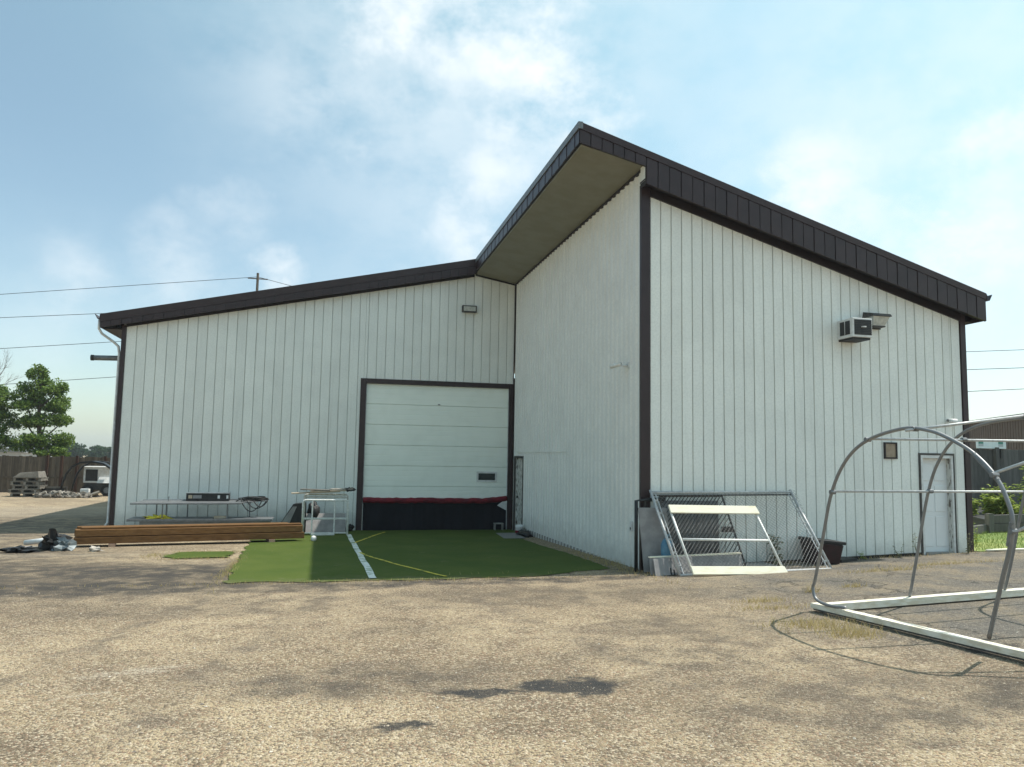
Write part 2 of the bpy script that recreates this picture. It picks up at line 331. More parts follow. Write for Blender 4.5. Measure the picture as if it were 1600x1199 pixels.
grey = k.mix(k.ramp(sepc.outputs[0], .62, .8, 0, .4), grey, (.33, .30, .26, 1))
grey = k.mix(k.ramp(sepc.outputs[1], .55, .8, 0, .5), grey, (.08, .077, .072, 1))
ruts = patches([(-7.9, -15.5, .16, 6.5, -.22, .5), (-6.3, -15.3, .16, 6.5, -.22, .5), (-3.2, -14.8, .15, 5.0, .16, .4), (-1.7, -14.8, .15, 5.0, .16, .4)], 1.5, .2)
# tyre streaks running along the front of the building
sv = k.new('Mapping'); sv.inputs['Scale'].default_value = (.25, 3.2, 1); k.l.new(gpos, sv.inputs['Vector'])
streak = k.ramp(k.noise(sv.outputs[0], 1.6, 6, .6), .52, .72)
sm = patches([(-10.5, -9.2, 7, 3.2, 0, 1.), (-16, 2, 6, 9, 0, .5)])
col = k.mix(k.math('MULTIPLY', worn, k.ramp(mid, .3, .62, .35, 1)), tan, (.112, .094, .074, 1))
col = k.mix(k.math('MULTIPLY', ruts, k.ramp(mid, .35, .6, .2, 1)), col, (.14, .115, .09, 1))
col = k.mix(k.math('MULTIPLY', asphalt, .9), col, grey)
ve = k.new('TexVoronoi'); ve.feature = 'DISTANCE_TO_EDGE'; k.l.new(wpos, ve.inputs['Vector']); ve.inputs['Scale'].default_value = .42
col = k.mix(k.math('MULTIPLY', k.math('MULTIPLY', k.ramp(ve.outputs['Distance'], .012, .002), asphalt), .75), col, (.04, .037, .034, 1))
col = k.mix(k.math('MULTIPLY', pale, k.ramp(fine, .4, .6)), col, (.50, .43, .33, 1))
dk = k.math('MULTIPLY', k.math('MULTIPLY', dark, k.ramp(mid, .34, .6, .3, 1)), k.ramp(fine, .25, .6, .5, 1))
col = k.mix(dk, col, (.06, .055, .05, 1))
col = k.mix(k.math('MULTIPLY', hard, k.ramp(fine, .2, .5, .7, 1)), col, (.045, .045, .045, 1))
col = k.mix(k.math('MULTIPLY', k.math('MULTIPLY', streak, sm), .9), col, (.075, .066, .058, 1))
k.l.new(col, k.b.inputs['Base Color']); k.b.inputs['Roughness'].default_value = .92; k.b.inputs['Specular IOR Level'].default_value = .2
hgt = k.math('ADD', k.math('MULTIPLY', vor.outputs['Distance'], -1.), k.math('ADD', k.math('MULTIPLY', vor2.outputs['Distance'], -.4), k.math('MULTIPLY', mid, 2.2)))
k.bump(hgt, 1., .016)

# artificial turf
k = NT('turf'); v = k.vec()
col = k.mix(k.ramp(k.noise(v, .8, 6, .6), .35, .7), (.060, .088, .013, 1), (.082, .106, .019, 1))
col = k.mix(k.math('MULTIPLY', k.ramp(k.noise(v, 120, 2), .45, .7), .5), col, (.03, .07, .02, 1))
col = k.mix(k.math('MULTIPLY', k.ramp(k.noise(v, 2.2, 7, .7), .58, .75), .6), col, (.16, .15, .085, 1))
gp_ = k.new('NewGeometry'); sy_ = k.new('SeparateXYZ'); k.l.new(gp_.outputs['Position'], sy_.inputs[0])
ed_ = k.math('ADD', sy_.outputs['Y'], k.math('MULTIPLY', k.noise(v, 1.6, 7, .7), 2.4))
col = k.mix(k.math('MULTIPLY', k.ramp(ed_, -9.2, -10.1), .6), col, (.17, .145, .09, 1))
k.l.new(col, k.b.inputs['Base Color']); k.b.inputs['Roughness'].default_value = .9; k.b.inputs['Specular IOR Level'].default_value = .15; k.bump(k.noise(v, 160, 2), .6, .01)

# ------------------------------------------------------------------ ground
def axis(lo, hi, dlo, dhi, step):
    a = [dlo + i*step for i in range(int(round((dhi-dlo)/step))+1)]
    d = step; x = dlo
    while x > lo: d *= 1.35; x -= d; a.insert(0, max(x, lo))
    d = step; x = dhi
    while x < hi: d *= 1.35; x += d; a.append(min(x, hi))
    return a
gx = axis(-900, 900, -26, 20, .5); gy = axis(-200, 1200, -28, 6, .5)
g = MB(); g.v = [(x, y, gz(x, y)) for y in gy for x in gx]; nx = len(gx)
g.f = [(j*nx+i, j*nx+i+1, (j+1)*nx+i+1, (j+1)*nx+i) for j in range(len(gy)-1) for i in range(nx-1)]
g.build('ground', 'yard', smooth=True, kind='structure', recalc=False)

# loose stones on the yard
st = MB(); rnd = random.Random(3); cols = []
pal = [(.42, .35, .26), (.30, .24, .18), (.50, .45, .37), (.17, .145, .12), (.36, .25, .18)]
for i in range(24000):
    d = 3.5 + 15*rnd.random()**1.6; lat = rnd.uniform(-.72, .72)
    x = -5.65 + d*(.228+lat); y = -23.68 + d*(.97-.2*lat)
    if y > -11.3: continue
    s_ = rnd.uniform(.0025, .0065)*(2.4 if rnd.random() < .03 else 1); z = gz(x, y); b = len(st.v); a = rnd.uniform(0, 6.28)
    for q in range(5):
        r_ = s_*rnd.uniform(.75, 1.25); st.v.append((x+r_*math.cos(a+q*1.2566), y+r_*math.sin(a+q*1.2566), z+s_*rnd.uniform(.0, .3)))
    st.v.append((x+s_*rnd.uniform(-.3, .3), y+s_*rnd.uniform(-.3, .3), z+s_*rnd.uniform(.5, .9)))
    st.f += [(b+q, b+(q+1) % 5, b+5) for q in range(5)]
    c = pal[rnd.randrange(5)]; cols += [c[0], c[1], c[2], 1]*6
st.c = cols
k = NT('stones'); ca = k.new('VertexColor'); ca.layer_name = 'tint'; k.l.new(ca.outputs['Color'], k.b.inputs['Base Color']); k.b.inputs['Roughness'].default_value = .9
props(st.build('gravel', 'stones', kind='stuff', recalc=False), 'loose pale and dark stones strewn over the yard', 'gravel')

# ------------------------------------------------------------------ warehouse
H = thing('metal_warehouse', 'white ribbed metal warehouse with brown trim and stepped gable roof', 'building', (0, 0, -.2))
RX = -1.38
def zR(x): return 8.23 - .2968*(x-RX)
def zL(x): return 8.23 - .225*(RX-x)
def bR(x): return 7.84 - .235*(x-RX) if x < -.0601 else 7.19 - .2886*(x+.04)
def bL(x): return 7.76 - .2165*(RX-x)
def sof(x): return 7.81 - .165*(x-RX)
YE = -10.28; YF = -10.58; YFL = -.30; BACK = 16.0
XL = -11.49; XR = 7.21
# front wall (with vehicle door) and its cladding strips
def poly_wall(mb, pts, y0, y1): mb.prism([(x, y0, z) for x, z in pts], (0, y1-y0, 0))
w = MB()
top = lambda x: (bL(x)+.14 if x < RX else sof(x)+.04)
poly_wall(w, [(XL+.02, -.35), (-4.72, -.35), (-4.72, top(-4.72)), (XL+.02, top(XL+.02))], .035, .16)
poly_wall(w, [(-4.72, 4.29), (-.02, 4.29), (-.02, top(-.02)), (RX, top(RX)), (-4.72, top(-4.72))], .035, .16)
front = w.build('wall', 'siding', H)
def strips(parent, xa, xb, n, ybase, tp, openings, th=.022, gap=.013, floor=-.3, mat='siding'):
    p = (xb-xa)/n
    for i in range(n):
        a = xa+i*p+gap/2; b = xa+(i+1)*p-gap/2
        segs = [(a, b, floor)]
        for (oa, ob, oz, ol) in openings:
            ns = []
            for (u, v_, lo) in segs:
                if v_ <= oa or u >= ob: ns.append((u, v_, lo)); continue
                if u < oa-.02: ns.append((u, oa, lo))
                if v_ > ob+.02: ns.append((ob, v_, lo))
                ns.append((max(u, oa), min(v_, ob), oz))
                if ol is not None: ns.append((max(u, oa), min(v_, ob), lo, ol))
            segs = ns
        for sg in segs:
            u, v_, lo = sg[:3]; tu, tv = (tp(u), tp(v_)) if len(sg) == 3 else (sg[3], sg[3])
            mb = MB(); e = .006
            # flat pan with a folded edge on both sides
            prof = [(u, 0), (u+e, -th), (v_-e, -th), (v_, 0)]
            pts = [(x, ybase+d, lo) for x, d in prof] + [(x, ybase+d, tu+(tv-tu)*(x-u)/(v_-u)) for x, d in prof]
            mb.v = pts; mb.f = [(0,1,2,3),(7,6,5,4),(0,4,5,1),(1,5,6,2),(2,6,7,3),(3,7,4,0)]
            mb.build('cladding_panel', mat, parent)
strips(front, XL+.11, -.012, 42, .026, top, [(-4.70, -.03, 4.34, None)])
# end wall of the forward wing
w = MB(); te = lambda x: bR(x)+.13
DX0, DX1, DZ = 6.02, 6.80, 2.24
poly_wall(w, [(.02, -.1), (DX0, -.1), (DX0, te(DX0)), (.02, te(.02))], YE+.035, YE+.16)
poly_wall(w, [(DX0, DZ), (DX1, DZ), (DX1, te(DX1)), (DX0, te(DX0))], YE+.035, YE+.16)
poly_wall(w, [(DX1, -.1), (XR-.02, -.1), (XR-.02, te(XR)), (DX1, te(DX1))], YE+.035, YE+.16)
endw = w.build('wall', 'siding', H)
strips(endw, .15, XR-.12, 32, YE+.026, te, [(DX0-.03, DX1+.03, DZ+.03, None)], floor=-.05)
# inner side wall of the wing: ribs only a few pixels apart, one folded sheet
w = MB(); n = 41; p = (-YE-.02)/n; pts = []
for i in range(n):
    y = -.01-i*p
    pts += [(0, y), (0, y-p*.55), (-.034, y-p*.64), (-.034, y-p*.90)]
pts.append((0, YE+.01))
for y0, y1, z0, z1 in ((0, YE, 2.09, 7.63), (-1.42, YE, -.3, 2.09), (0, -.28, -.3, 2.09)):
    q = [(x, min(max(y, y1), y0)) for x, y in pts]
    qq = [q[0]]
    for t in q[1:]:
        if abs(t[1]-qq[-1][1]) > 1e-6 : qq.append(t)
    qq = [(qq[0][0], y0)] + qq[1:]
    b = len(w.v); m = len(qq)
    w.v += [(x, y, z0) for x, y in qq] + [(x, y, z1) for x, y in qq]
    w.f += [(b+i, b+i+1, b+m+i+1, b+m+i) for i in range(m-1)]
sidew = w.build('wall', 'side_siding', H, recalc=False)
MB().box(.004, .12, YE+.04, -.02, 2.2, 7.6).box(.004, .12, YE+.04, -1.42, -.3, 2.2).build('wall_lining', 'side_siding', sidew)
MB().box(-.042, -.0345, -5.6, -.62, 2.20, 2.235).build('seam_trim', 'side_siding', sidew)
MB().box(-.03, .02, YE+.02, -1.45, -.25, .0).build('foundation', 'concrete', H)
# remaining outer walls
MB().box(XL, XL+.1, .16, BACK, -.4, 5.60).build('wall', 'side_siding', H)
MB().box(XR-.1, XR, YE+.16, BACK, -.1, 5.25).build('wall', 'siding', H)
w = MB(); poly_wall(w, [(XL+.1, -.4), (XR-.1, -.4), (XR-.1, 5.3), (RX, 7.7), (XL+.1, 5.55)], BACK-.12, BACK-.02); w.build('wall', 'siding', H)
# trims
def trim(x0, x1, y0, y1, z0, z1, par=H, nm='corner_trim', mat='brown_metal'): return MB().box(x0, x1, y0, y1, z0, z1).build(nm, mat, par)
trim(XL-.012, XL+.1, -.018, .16, -.3, 5.6)
trim(-.04, .14, YE-.02, YE+.03, -.05, 7.27); trim(-.04, .0, YE+.03, YE+.06, -.05, 7.27)
trim(XR-.11, XR+.014, YE-.018, YE+.16, .15, 5.2)
trim(-.055, -.036, -.05, -.004, -.3, 7.56, nm='inner_trim')
for i_ in range(9):
    xa_ = .15+i_*(XR-.27)/9; xb_ = .15+(i_+1)*(XR-.27)/9
    if xb_ > DX0-.05: xb_ = min(xb_, DX0-.045)
    if xb_-xa_ > .1: MB().hexa([(xa_, YE-.016, gz(xa_, YE)-.05), (xb_, YE-.016, gz(xb_, YE)-.05), (xb_, YE+.003, gz(xb_, YE)-.05), (xa_, YE+.003, gz(xa_, YE)-.05), (xa_, YE-.016, gz(xa_, YE)+.05), (xb_, YE-.016, gz(xb_, YE)+.05), (xb_, YE+.003, gz(xb_, YE)+.05), (xa_, YE+.003, gz(xa_, YE)+.05)]).build('base_trim', 'brown_dark', H)
# roofs
def slab(xa, xb, fz, y0, y1, t):
    return MB().hexa([(xa, y0, fz(xa)-t), (xb, y0, fz(xb)-t), (xb, y1, fz(xb)-t), (xa, y1, fz(xa)-t), (xa, y0, fz(xa)), (xb, y0, fz(xb)), (xb, y1, fz(xb)), (xa, y1, fz(xa))])
rR = slab(RX+.03, 7.45, lambda x: zR(x)-.02, YF+.03, BACK+.4, .10).build('roof', 'roof_sheet', H)
rL = slab(-11.97, RX-.01, lambda x: zL(x)-.02, YFL+.03, BACK+.4, .10).build('roof', 'roof_sheet', H)
for par, fz, xa, xb, ya in ((rR, zR, RX+.05, 7.43, YF+.05), (rL, zL, -11.95, RX-.03, YFL+.05)):
    y = ya+.3
    while y < BACK:
        y += .6
        slab(xa, xb, lambda x: fz(x)+.012, y, y+.04, .03).build('roof_rib', 'roof_sheet', par)
# fascias: a backing board, a cap flashing and folded panels
def rake(name_mat, xa, xb, fz, fb, y, cap, n, kinks=()):
    xs = [xa, *kinks, xb]
    f = MB()
    for a, b in zip(xs[:-1], xs[1:]):
        a2 = a+1e-4; b2 = b-1e-4
        f.hexa([(a, y+.012, fb(a2)), (b, y+.012, fb(b2)), (b, y+.05, fb(b2)), (a, y+.05, fb(a2)), (a, y+.012, fz(a)-.03), (b, y+.012, fz(b)-.03), (b, y+.05, fz(b)-.03), (a, y+.05, fz(a)-.03)])
    fo = f.build('fascia', 'brown_dark', H)
    MB().hexa([(xa, y-.022, fz(xa)-cap), (xb, y-.022, fz(xb)-cap), (xb, y+.06, fz(xb)-cap), (xa, y+.06, fz(xa)-cap), (xa, y-.03, fz(xa)), (xb, y-.03, fz(xb)), (xb, y+.06, fz(xb)), (xa, y+.06, fz(xa))]).build('cap_flashing', 'brown_metal', fo)
    p = (xb-xa)/n
    for i in range(n):
        a = xa+i*p+.009; b = xa+(i+1)*p-.009; j = .006*(i % 2)
        MB().hexa([(a, y-.004-j, fb(a)), (b, y-.004-j, fb(b)), (b, y+.011, fb(b)), (a, y+.011, fb(a)), (a, y-.004-j, fz(a)-cap-.004), (b, y-.004-j, fz(b)-cap-.004), (b, y+.011, fz(b)-cap-.004), (a, y+.011, fz(a)-cap-.004)]).build('fascia_panel', 'brown_metal', fo)
    return fo
rake('', RX, -.0603, zR, bR, YF, .13, 6)
rake('', -.06, 7.48, zR, bR, YF, .13, 32)
rake('', -12.0, RX, zL, bL, YFL, .22, 39)
# ridge-side fascia facing the yard
f = MB().box(RX+.012, RX+.05, YF+.05, YFL-.03, 7.84, 8.19).build('fascia', 'brown_dark', H)
MB().box(RX-.03, RX+.06, YF-.03, YFL-.035, 8.10, 8.232).build('cap_flashing', 'galv_dull', f)
n = 40; p = (YFL-YF-.06)/n
for i in range(n):
    a = YF+i*p+.012; MB().box(RX-.004-.008*(i % 2), RX+.011, a, a+p-.024, 7.84, 8.096).build('fascia_panel', 'brown_metal', f)
# eave fascias and gutters at both ends
MB().box(-12.0, -11.96, YFL+.052, BACK+.3, 5.46, 5.80).build('fascia', 'brown_metal', H)
MB().box(7.44, 7.48, YF+.052, BACK+.3, 5.03, 5.56).build('fascia', 'brown_metal', H)
def gutter(x, s_, y0, y1, z):
    pr = [(x, z-.13), (x+s_*.07, z-.13), (x+s_*.14, z), (x+s_*.125, z), (x+s_*.062, z-.118), (x+s_*.012, z-.118), (x+s_*.012, z), (x, z)]
    return MB().prism([(a, y0, b) for a, b in pr], (0, y1-y0, 0)).build('gutter', 'brown_metal', H)
gutter(-12.005, -1, YFL-.03, BACK+.3, 5.83); gutter(7.485, 1, YF-.03, BACK+.3, 5.58)
# soffits
MB().hexa([(RX+.05, YF+.05, sof(RX+.05)), (.0, YF+.05, sof(0)), (.0, .03, sof(0)), (RX+.05, .03, sof(RX+.05)), (RX+.05, YF+.05, sof(RX+.05)+.03), (.0, YF+.05, sof(0)+.03), (.0, .03, sof(0)+.03), (RX+.05, .03, sof(RX+.05)+.03)]).build('soffit', 'soffit', H)
MB().box(-.05, -.0, YE+.0, -.02, 7.53, 7.577).build('soffit_trim', 'brown_dark', H)
MB().hexa([(RX+.05, -.03, sof(RX)-.05), (-.05, -.03, sof(0)-.05), (-.05, .0, sof(0)-.05), (RX+.05, .0, sof(RX)-.05), (RX+.05, -.03, sof(RX)-.007), (-.05, -.03, sof(0)-.007), (-.05, .0, sof(0)-.007), (RX+.05, .0, sof(RX)-.007)]).build('soffit_trim', 'brown_dark', H)
def sofR(x): return bR(x)+.09
MB().hexa([(-.06, YF+.05, sofR(-.059)), (7.44, YF+.05, sofR(7.44)), (7.44, YE, sofR(7.44)), (-.06, YE, sofR(-.059)), (-.06, YF+.05, sofR(-.059)+.03), (7.44, YF+.05, sofR(7.44)+.03), (7.44, YE, sofR(7.44)+.03), (-.06, YE, sofR(-.059)+.03)]).build('soffit', 'brown_dark', H)
MB().box(-.058, -.02, YF+.051, YE-.022, 7.282, 7.62).build('fascia_return', 'side_siding', H); MB().box(-.06, -.02, YF+.051, YE-.022, 7.18, 7.28).build('fascia_return', 'brown_dark', H)
def sofL(x): return bL(x)+.09
MB().hexa([(-11.96, YFL+.05, sofL(-11.96)), (RX, YFL+.05, sofL(RX)), (RX, .0, sofL(RX)), (-11.96, .0, sofL(-11.96)), (-11.96, YFL+.05, sofL(-11.96)+.03), (RX, YFL+.05, sofL(RX)+.03), (RX, .0, sofL(RX)+.03), (-11.96, .0, sofL(-11.96)+.03)]).build('soffit', 'brown_dark', H)
MB().box(-11.96, XL-.013, .0, BACK, 5.47, 5.50).build('soffit', 'brown_dark', H)
MB().box(7.225, 7.44, YE+.002, BACK, 5.04, 5.07).build('soffit', 'brown_dark', H)
xs_ = [.15, XR-.1]
MB().hexa([(xs_[0], YE-.03, sofR(xs_[0])-.17), (xs_[1], YE-.03, sofR(xs_[1])-.17), (xs_[1], YE+.003, sofR(xs_[1])-.17), (xs_[0], YE+.003, sofR(xs_[0])-.17), (xs_[0], YE-.03, sofR(xs_[0])-.003), (xs_[1], YE-.03, sofR(xs_[1])-.003), (xs_[1], YE+.003, sofR(xs_[1])-.003), (xs_[0], YE+.003, sofR(xs_[0])-.003)]).build('underside_shade_band', 'brown_dark', H)  # added dark strip: stands in for more of the overhang's shaded underside
xs_ = [XL+.1, RX]
MB().hexa([(xs_[0], -.03, sofL(xs_[0])-.13), (xs_[1], -.03, sofL(xs_[1])-.13), (xs_[1], .003, sofL(xs_[1])-.13), (xs_[0], .003, sofL(xs_[0])-.13), (xs_[0], -.03, sofL(xs_[0])-.003), (xs_[1], -.03, sofL(xs_[1])-.003), (xs_[1], .003, sofL(xs_[1])-.003), (xs_[0], .003, sofL(xs_[0])-.003)]).build('underside_shade_band', 'brown_dark', H)  # same added strip for the left overhang's shaded underside
# downspout and exhaust stub on the left side
MB().tube([(-12.07, -.12, 5.70), (-12.07, -.12, 5.45), (-12.0, -.06, 5.32), (-11.72, .08, 5.12), (-11.60, .14, 5.0), (-11.57, .14, 4.8), (-11.57, .14, .05), (-11.66, .1, -.1)], .036, 8).build('downspout', 'plastic_white', H, smooth=True)
ep = MB().tube([(XL+.02, .6, 4.72), (-12.34, .6, 4.70)], .075, 14).build('exhaust_pipe', 'galv_dull', H, smooth=True)
MB().tube([(-12.345, .6, 4.70), (-12.42, .6, 4.70)], .085, 14).build('pipe_cap', 'dark_steel', ep, smooth=True)
# vehicle door
MB().box(-4.79, -4.615, -.03, .033, -.3, 4.36).build('door_trim', 'brown_metal', H)
MB().box(-4.61, -.175, -.03, .033, 4.215, 4.36).build('door_trim', 'brown_metal', H)
MB().box(-.17, -.047, -.03, .033, -.3, 4.36).build('door_trim', 'brown_metal', H)
MB().box(-4.72, -4.615, .034, .30, -.3, 4.30).build('door_jamb', 'brown_dark', H); MB().box(-.17, -.04, .034, .30, -.3, 4.30).build('door_jamb', 'brown_dark', H)
MB().box(-4.61, -.175, .034, .30, 4.22, 4.29).build('door_jamb', 'brown_dark', H)
gd = thing('garage_door', None, None, (-2.4, .1, .7)); gd.parent = H; gd.location = Vector((-2.4, .1, .7))-ORG[H]
zz = [4.22, 3.60, 2.98, 2.36, 1.74, 1.12, .62]
for a, b in zip(zz[:-1], zz[1:]):
    z0, z1 = b+.0025, a-.0025; h_ = z1-z0; pr = [(.07, z0), (.055, z0+.008)]
    for fr in (.25, .5, .75):
        zc = z0+h_*fr; pr += [(.055, zc-.012), (.060, zc), (.055, zc+.012)]
    pr += [(.055, z1-.008), (.07, z1), (.14, z1), (.14, z0)]
    MB().prism([(-4.60, y, z) for y, z in pr], (4.41, 0, 0)).build('door_section', 'door_white', gd)
wf = MB().box(-1.16, -.51, .036, .054, 1.28, 1.335).box(-1.16, -.51, .036, .054, 1.545, 1.60).box(-1.16, -1.10, .036, .054, 1.335, 1.545).box(-.57, -.51, .036, .054, 1.335, 1.545).build('window_frame', 'plastic_white', gd)
MB().box(-1.10, -.57, .044, .052, 1.335, 1.545).build('window_pane', 'glass_dark', gd)
MB().box(-2.42, -2.35, .03, .054, 3.62, 3.65).build('door_latch', 'galv', gd)
for sx in (-4.612, -.20): MB().box(sx, sx+.022, .034, .054, -.2, 4.2).build('door_track', 'plastic_white', gd)
for hx in (-4.35, -3.3, -1.7, -1.2): MB().box(hx, hx+.03, .046, .054, .70, .78).build('hinge', 'galv', gd)
MB().box(-4.60, -.18, .5, .52, -.3, .8).build('inner_wall', 'brown_dark', H)
# man door in the inner side wall
md = thing('side_door', None, None, (0, -.85, -.15)); md.parent = H; md.location = ORG[md]-ORG[H]
MB().box(-.05, .01, -1.42, -1.36, -.25, 2.05).box(-.05, .01, -.34, -.28, -.25, 2.05).box(-.05, .01, -1.42, -.28, 2.055, 2.10).build('door_frame', 'dark_steel', md)
MB().box(.045, .085, -1.355, -.345, -.22, 2.04).build('door_leaf', 'peeling', md)
MB().box(.0, .044, -.42, -.345, -.22, 2.04).build('door_stop', 'peeling', md)
MB().lathe((.02, -.5, .82), [(.02, 0), (.035, .02), (.035, .05), (.02, .07)], 10).build('door_knob', 'dark_steel', md)
# white panel door in the end wall
ed = thing('panel_door', None, None, (6.4, YE, .28)); ed.parent = H; ed.location = ORG[ed]-ORG[H]
MB().box(DX0-.04, DX0-.002, YE-.02, YE+.16, .2, DZ+.04).box(DX1+.002, DX1+.03, YE-.02, YE+.16, .2, DZ+.04).box(DX0-.002, DX1+.002, YE-.02, YE+.16, DZ+.002, DZ+.04).build('door_trim', 'dark_steel', ed)
MB().box(DX0, DX0+.05, YE-.012, YE+.17, .25, DZ).box(DX0+.05, DX1-.05, YE-.012, YE+.17, DZ-.06, DZ).build('door_frame', 'plastic_white', ed)
MB().box(DX1-.05, DX1, YE+.01, YE+.17, .25, DZ).build('door_frame', 'peeling', ed, label='weathered peeling right door jamb'); MB().box(DX1-.042, DX1, YE-.012, YE+.009, .25, DZ).build('door_casing', 'plastic_white', ed)
lf = MB().box(DX0+.052, DX1-.052, YE+.12, YE+.16, .29, DZ-.062).build('door_leaf', 'door_paint', ed)
for (px0, px1) in ((DX0+.11, DX0+.36), (DX0+.42, DX0+.67)):
    for (a, b) in ((.40, 1.0), (1.10, 1.62), (1.72, 2.05)):
        MB().box(px0, px1, YE+.108, YE+.119, a, b).build('door_panel', 'door_paint', lf, bevel=.01)
MB().lathe((DX0+.12, YE+.08, 1.13), [(.02, 0), (.032, .02), (.032, .05), (.02, .06)], 10).build('door_knob', 'galv', lf)
MB().box(DX0+.052, DX1-.052, YE-.03, YE+.16, .23, .285).build('threshold', 'concrete', ed)

# things fixed to the walls
t = thing('flood_light', 'dark framed rectangular flood light high on the wall above the garage door', 'wall light', (-1.53, 0, 6.65))
MB().box(-1.76, -1.30, -.16, -.03, 6.555, 6.77).build('housing', 'dark_steel', t, bevel=.012); MB().box(-1.72, -1.34, -.168, -.162, 6.59, 6.735).build('lens', 'lens', t); MB().box(-1.60, -1.46, -.03, .003, 6.60, 6.72).build('bracket', 'dark_steel', t)
t = thing('air_conditioner', 'boxy white window air conditioner sticking out of the end wall', 'air conditioner', (4.4, YE, 4.5))
MB().box(4.18, 4.62, -10.74, YE, 4.50, 4.88).build('body', 'plastic_white', t, bevel=.012)
MB().box(4.215, 4.60, -10.746, -10.742, 4.545, 4.845).build('condenser_grille', 'black_plastic', t)
for i in range(9): zc = 4.56+i*.033; MB().box(4.215, 4.60, -10.753, -10.747, zc, zc+.008).build('fin', 'dark_steel', t)
MB().lathe((4.41, -10.76, 4.69), [(.05, 0), (.05, .02)], 12).build('fan_hub', 'plastic_white', t)
for y0, y1 in ((-10.66, -10.52), (-10.49, -10.36)): MB().box(4.172, 4.178, y0, y1, 4.56, 4.83).build('side_vent', 'black_plastic', t)
MB().box(4.2, 4.6, -10.7, YE, 4.46, 4.495).build('drip_tray', 'rubber', t)
t = thing('wall_pack_light', 'dark hooded wall pack light beside the air conditioner', 'wall light', (4.95, YE, 4.9))
MB().hexa([(4.76, -10.60, 4.98), (5.20, -10.60, 4.98), (5.20, YE, 4.98), (4.76, YE, 4.98), (4.78, -10.58, 5.03), (5.18, -10.58, 5.03), (5.18, YE, 5.10), (4.78, YE, 5.10)]).build('hood', 'dark_steel', t)
MB().hexa([(4.84, -10.50, 4.80), (5.10, -10.50, 4.80), (5.10, YE-.031, 4.80), (4.84, YE-.031, 4.80), (4.79, -10.57, 4.976), (5.17, -10.57, 4.976), (5.17, YE-.031, 4.976), (4.79, YE-.031, 4.976)]).build('lens', 'lens', t)
MB().box(4.78, 5.16, YE-.03, YE+.003, 4.76, 4.975).box(4.83, 5.11, -10.51, YE-.031, 4.775, 4.797).build('back_box', 'dark_steel', t)
t = thing('bullet_camera', 'small white bullet camera on the end wall above the white door', 'camera', (6.75, YE, 2.95))
MB().tube([(6.72, YE+.003, 2.96), (6.72, YE-.08, 2.95)], .03, 8).build('mount', 'galv', t); MB().tube([(6.68, -10.36, 2.94), (6.80, -10.44, 2.93)], .055, 12).build('body', 'white_paint', t, smooth=True)
t = thing('wall_vent', 'square tan vent in a dark frame left of the white door', 'vent', (5.32, YE, 2.3))
MB().box(5.17, 5.47, YE-.03, YE+.003, 2.15, 2.18).box(5.17, 5.47, YE-.03, YE+.003, 2.45, 2.48).box(5.17, 5.20, YE-.03, YE+.003, 2.18, 2.45).box(5.44, 5.47, YE-.03, YE+.003, 2.18, 2.45).build('frame', 'brown_dark', t)
MB().box(5.201, 5.439, YE-.014, YE+.003, 2.181, 2.449).build('cover', 'tan_vent', t)
t = thing('security_camera', 'small white security camera on the inner wing wall', 'camera', (-.05, -9.6, 3.9))
MB().box(-.05, .0, -9.72, -9.60, 3.82, 3.93).build('mount', 'plastic_white', t); MB().tube([(-.05, -9.66, 3.87), (-.12, -9.63, 3.86), (-.16, -9.55, 3.89)], .02, 8).build('arm', 'plastic_white', t, smooth=True)
MB().tube([(-.17, -9.60, 3.895), (-.30, -9.38, 3.86)], .04, 10).build('body', 'white_paint', t, smooth=True)
t = thing('wall_outlet', 'small outdoor outlet cover low on the inner wing wall', 'outlet', (-.03, -9.85, .8)); MB().box(-.06, -.0, -9.90, -9.80, .70, .88).build('cover', 'plastic_white', t, bevel=.006); MB().box(-.068, -.061, -9.87, -9.83, .73, .77).build('socket', 'black_plastic', t)

# black curtain with red hem closing the gap under the vehicle door
t = thing('door_curtain', 'black curtain with red padded top edge closing the gap under the garage door', 'curtain', (-2.4, .02, -.2))
c = MB(); nn_ = 70; base = []
for i in range(nn_+1):
    x = -4.58 + 4.38*i/nn_; y = .03+.012*math.sin(i*1.3)+.008*math.sin(i*.47+1)
    base.append((x, y))
for j, z in enumerate((-.28, .05, .4, .70)):
    c.v += [(x, y-.01*(3-j)*math.sin(i*.31), z) for i, (x, y) in enumerate(base)]
for j in range(3): c.f += [(j*(nn_+1)+i, j*(nn_+1)+i+1, (j+1)*(nn_+1)+i+1, (j+1)*(nn_+1)+i) for i in range(nn_)]
c.build('curtain_cloth', 'black_cloth', t, smooth=True, recalc=False)
c = MB(); rnd = random.Random(5)
pts = [(-4.60+4.40*i/40, .01+.01*rnd.uniform(-1, 1), .70+.012*rnd.uniform(-1, 1)+.07*max(0, (i-34)/6)) for i in range(41)]
c.tube(pts, .085, 9).build('red_hem', 'red_cloth', t, smooth=True)
MB().prism([(-.50, -.01, .56), (-.19, -.02, .40), (-.19, -.02, .72), (-.26, -.02, .74)], (0, .008, 0)).build('flap', 'plastic_white', t)
t = thing('step_stool', 'small pale stool in front of the black curtain', 'stool', (-.5, -.25, gz(-.5, -.25)))
zg = gz(-.5, -.25); MB().box(-.64, -.36, -.36, -.16, zg+.2, zg+.23).build('seat', 'concrete', t)
for lx in (-.63, -.39):
    for ly in (-.35, -.19): MB().box(lx, lx+.025, ly, ly+.025, zg, zg+.2).build('leg', 'concrete', t)
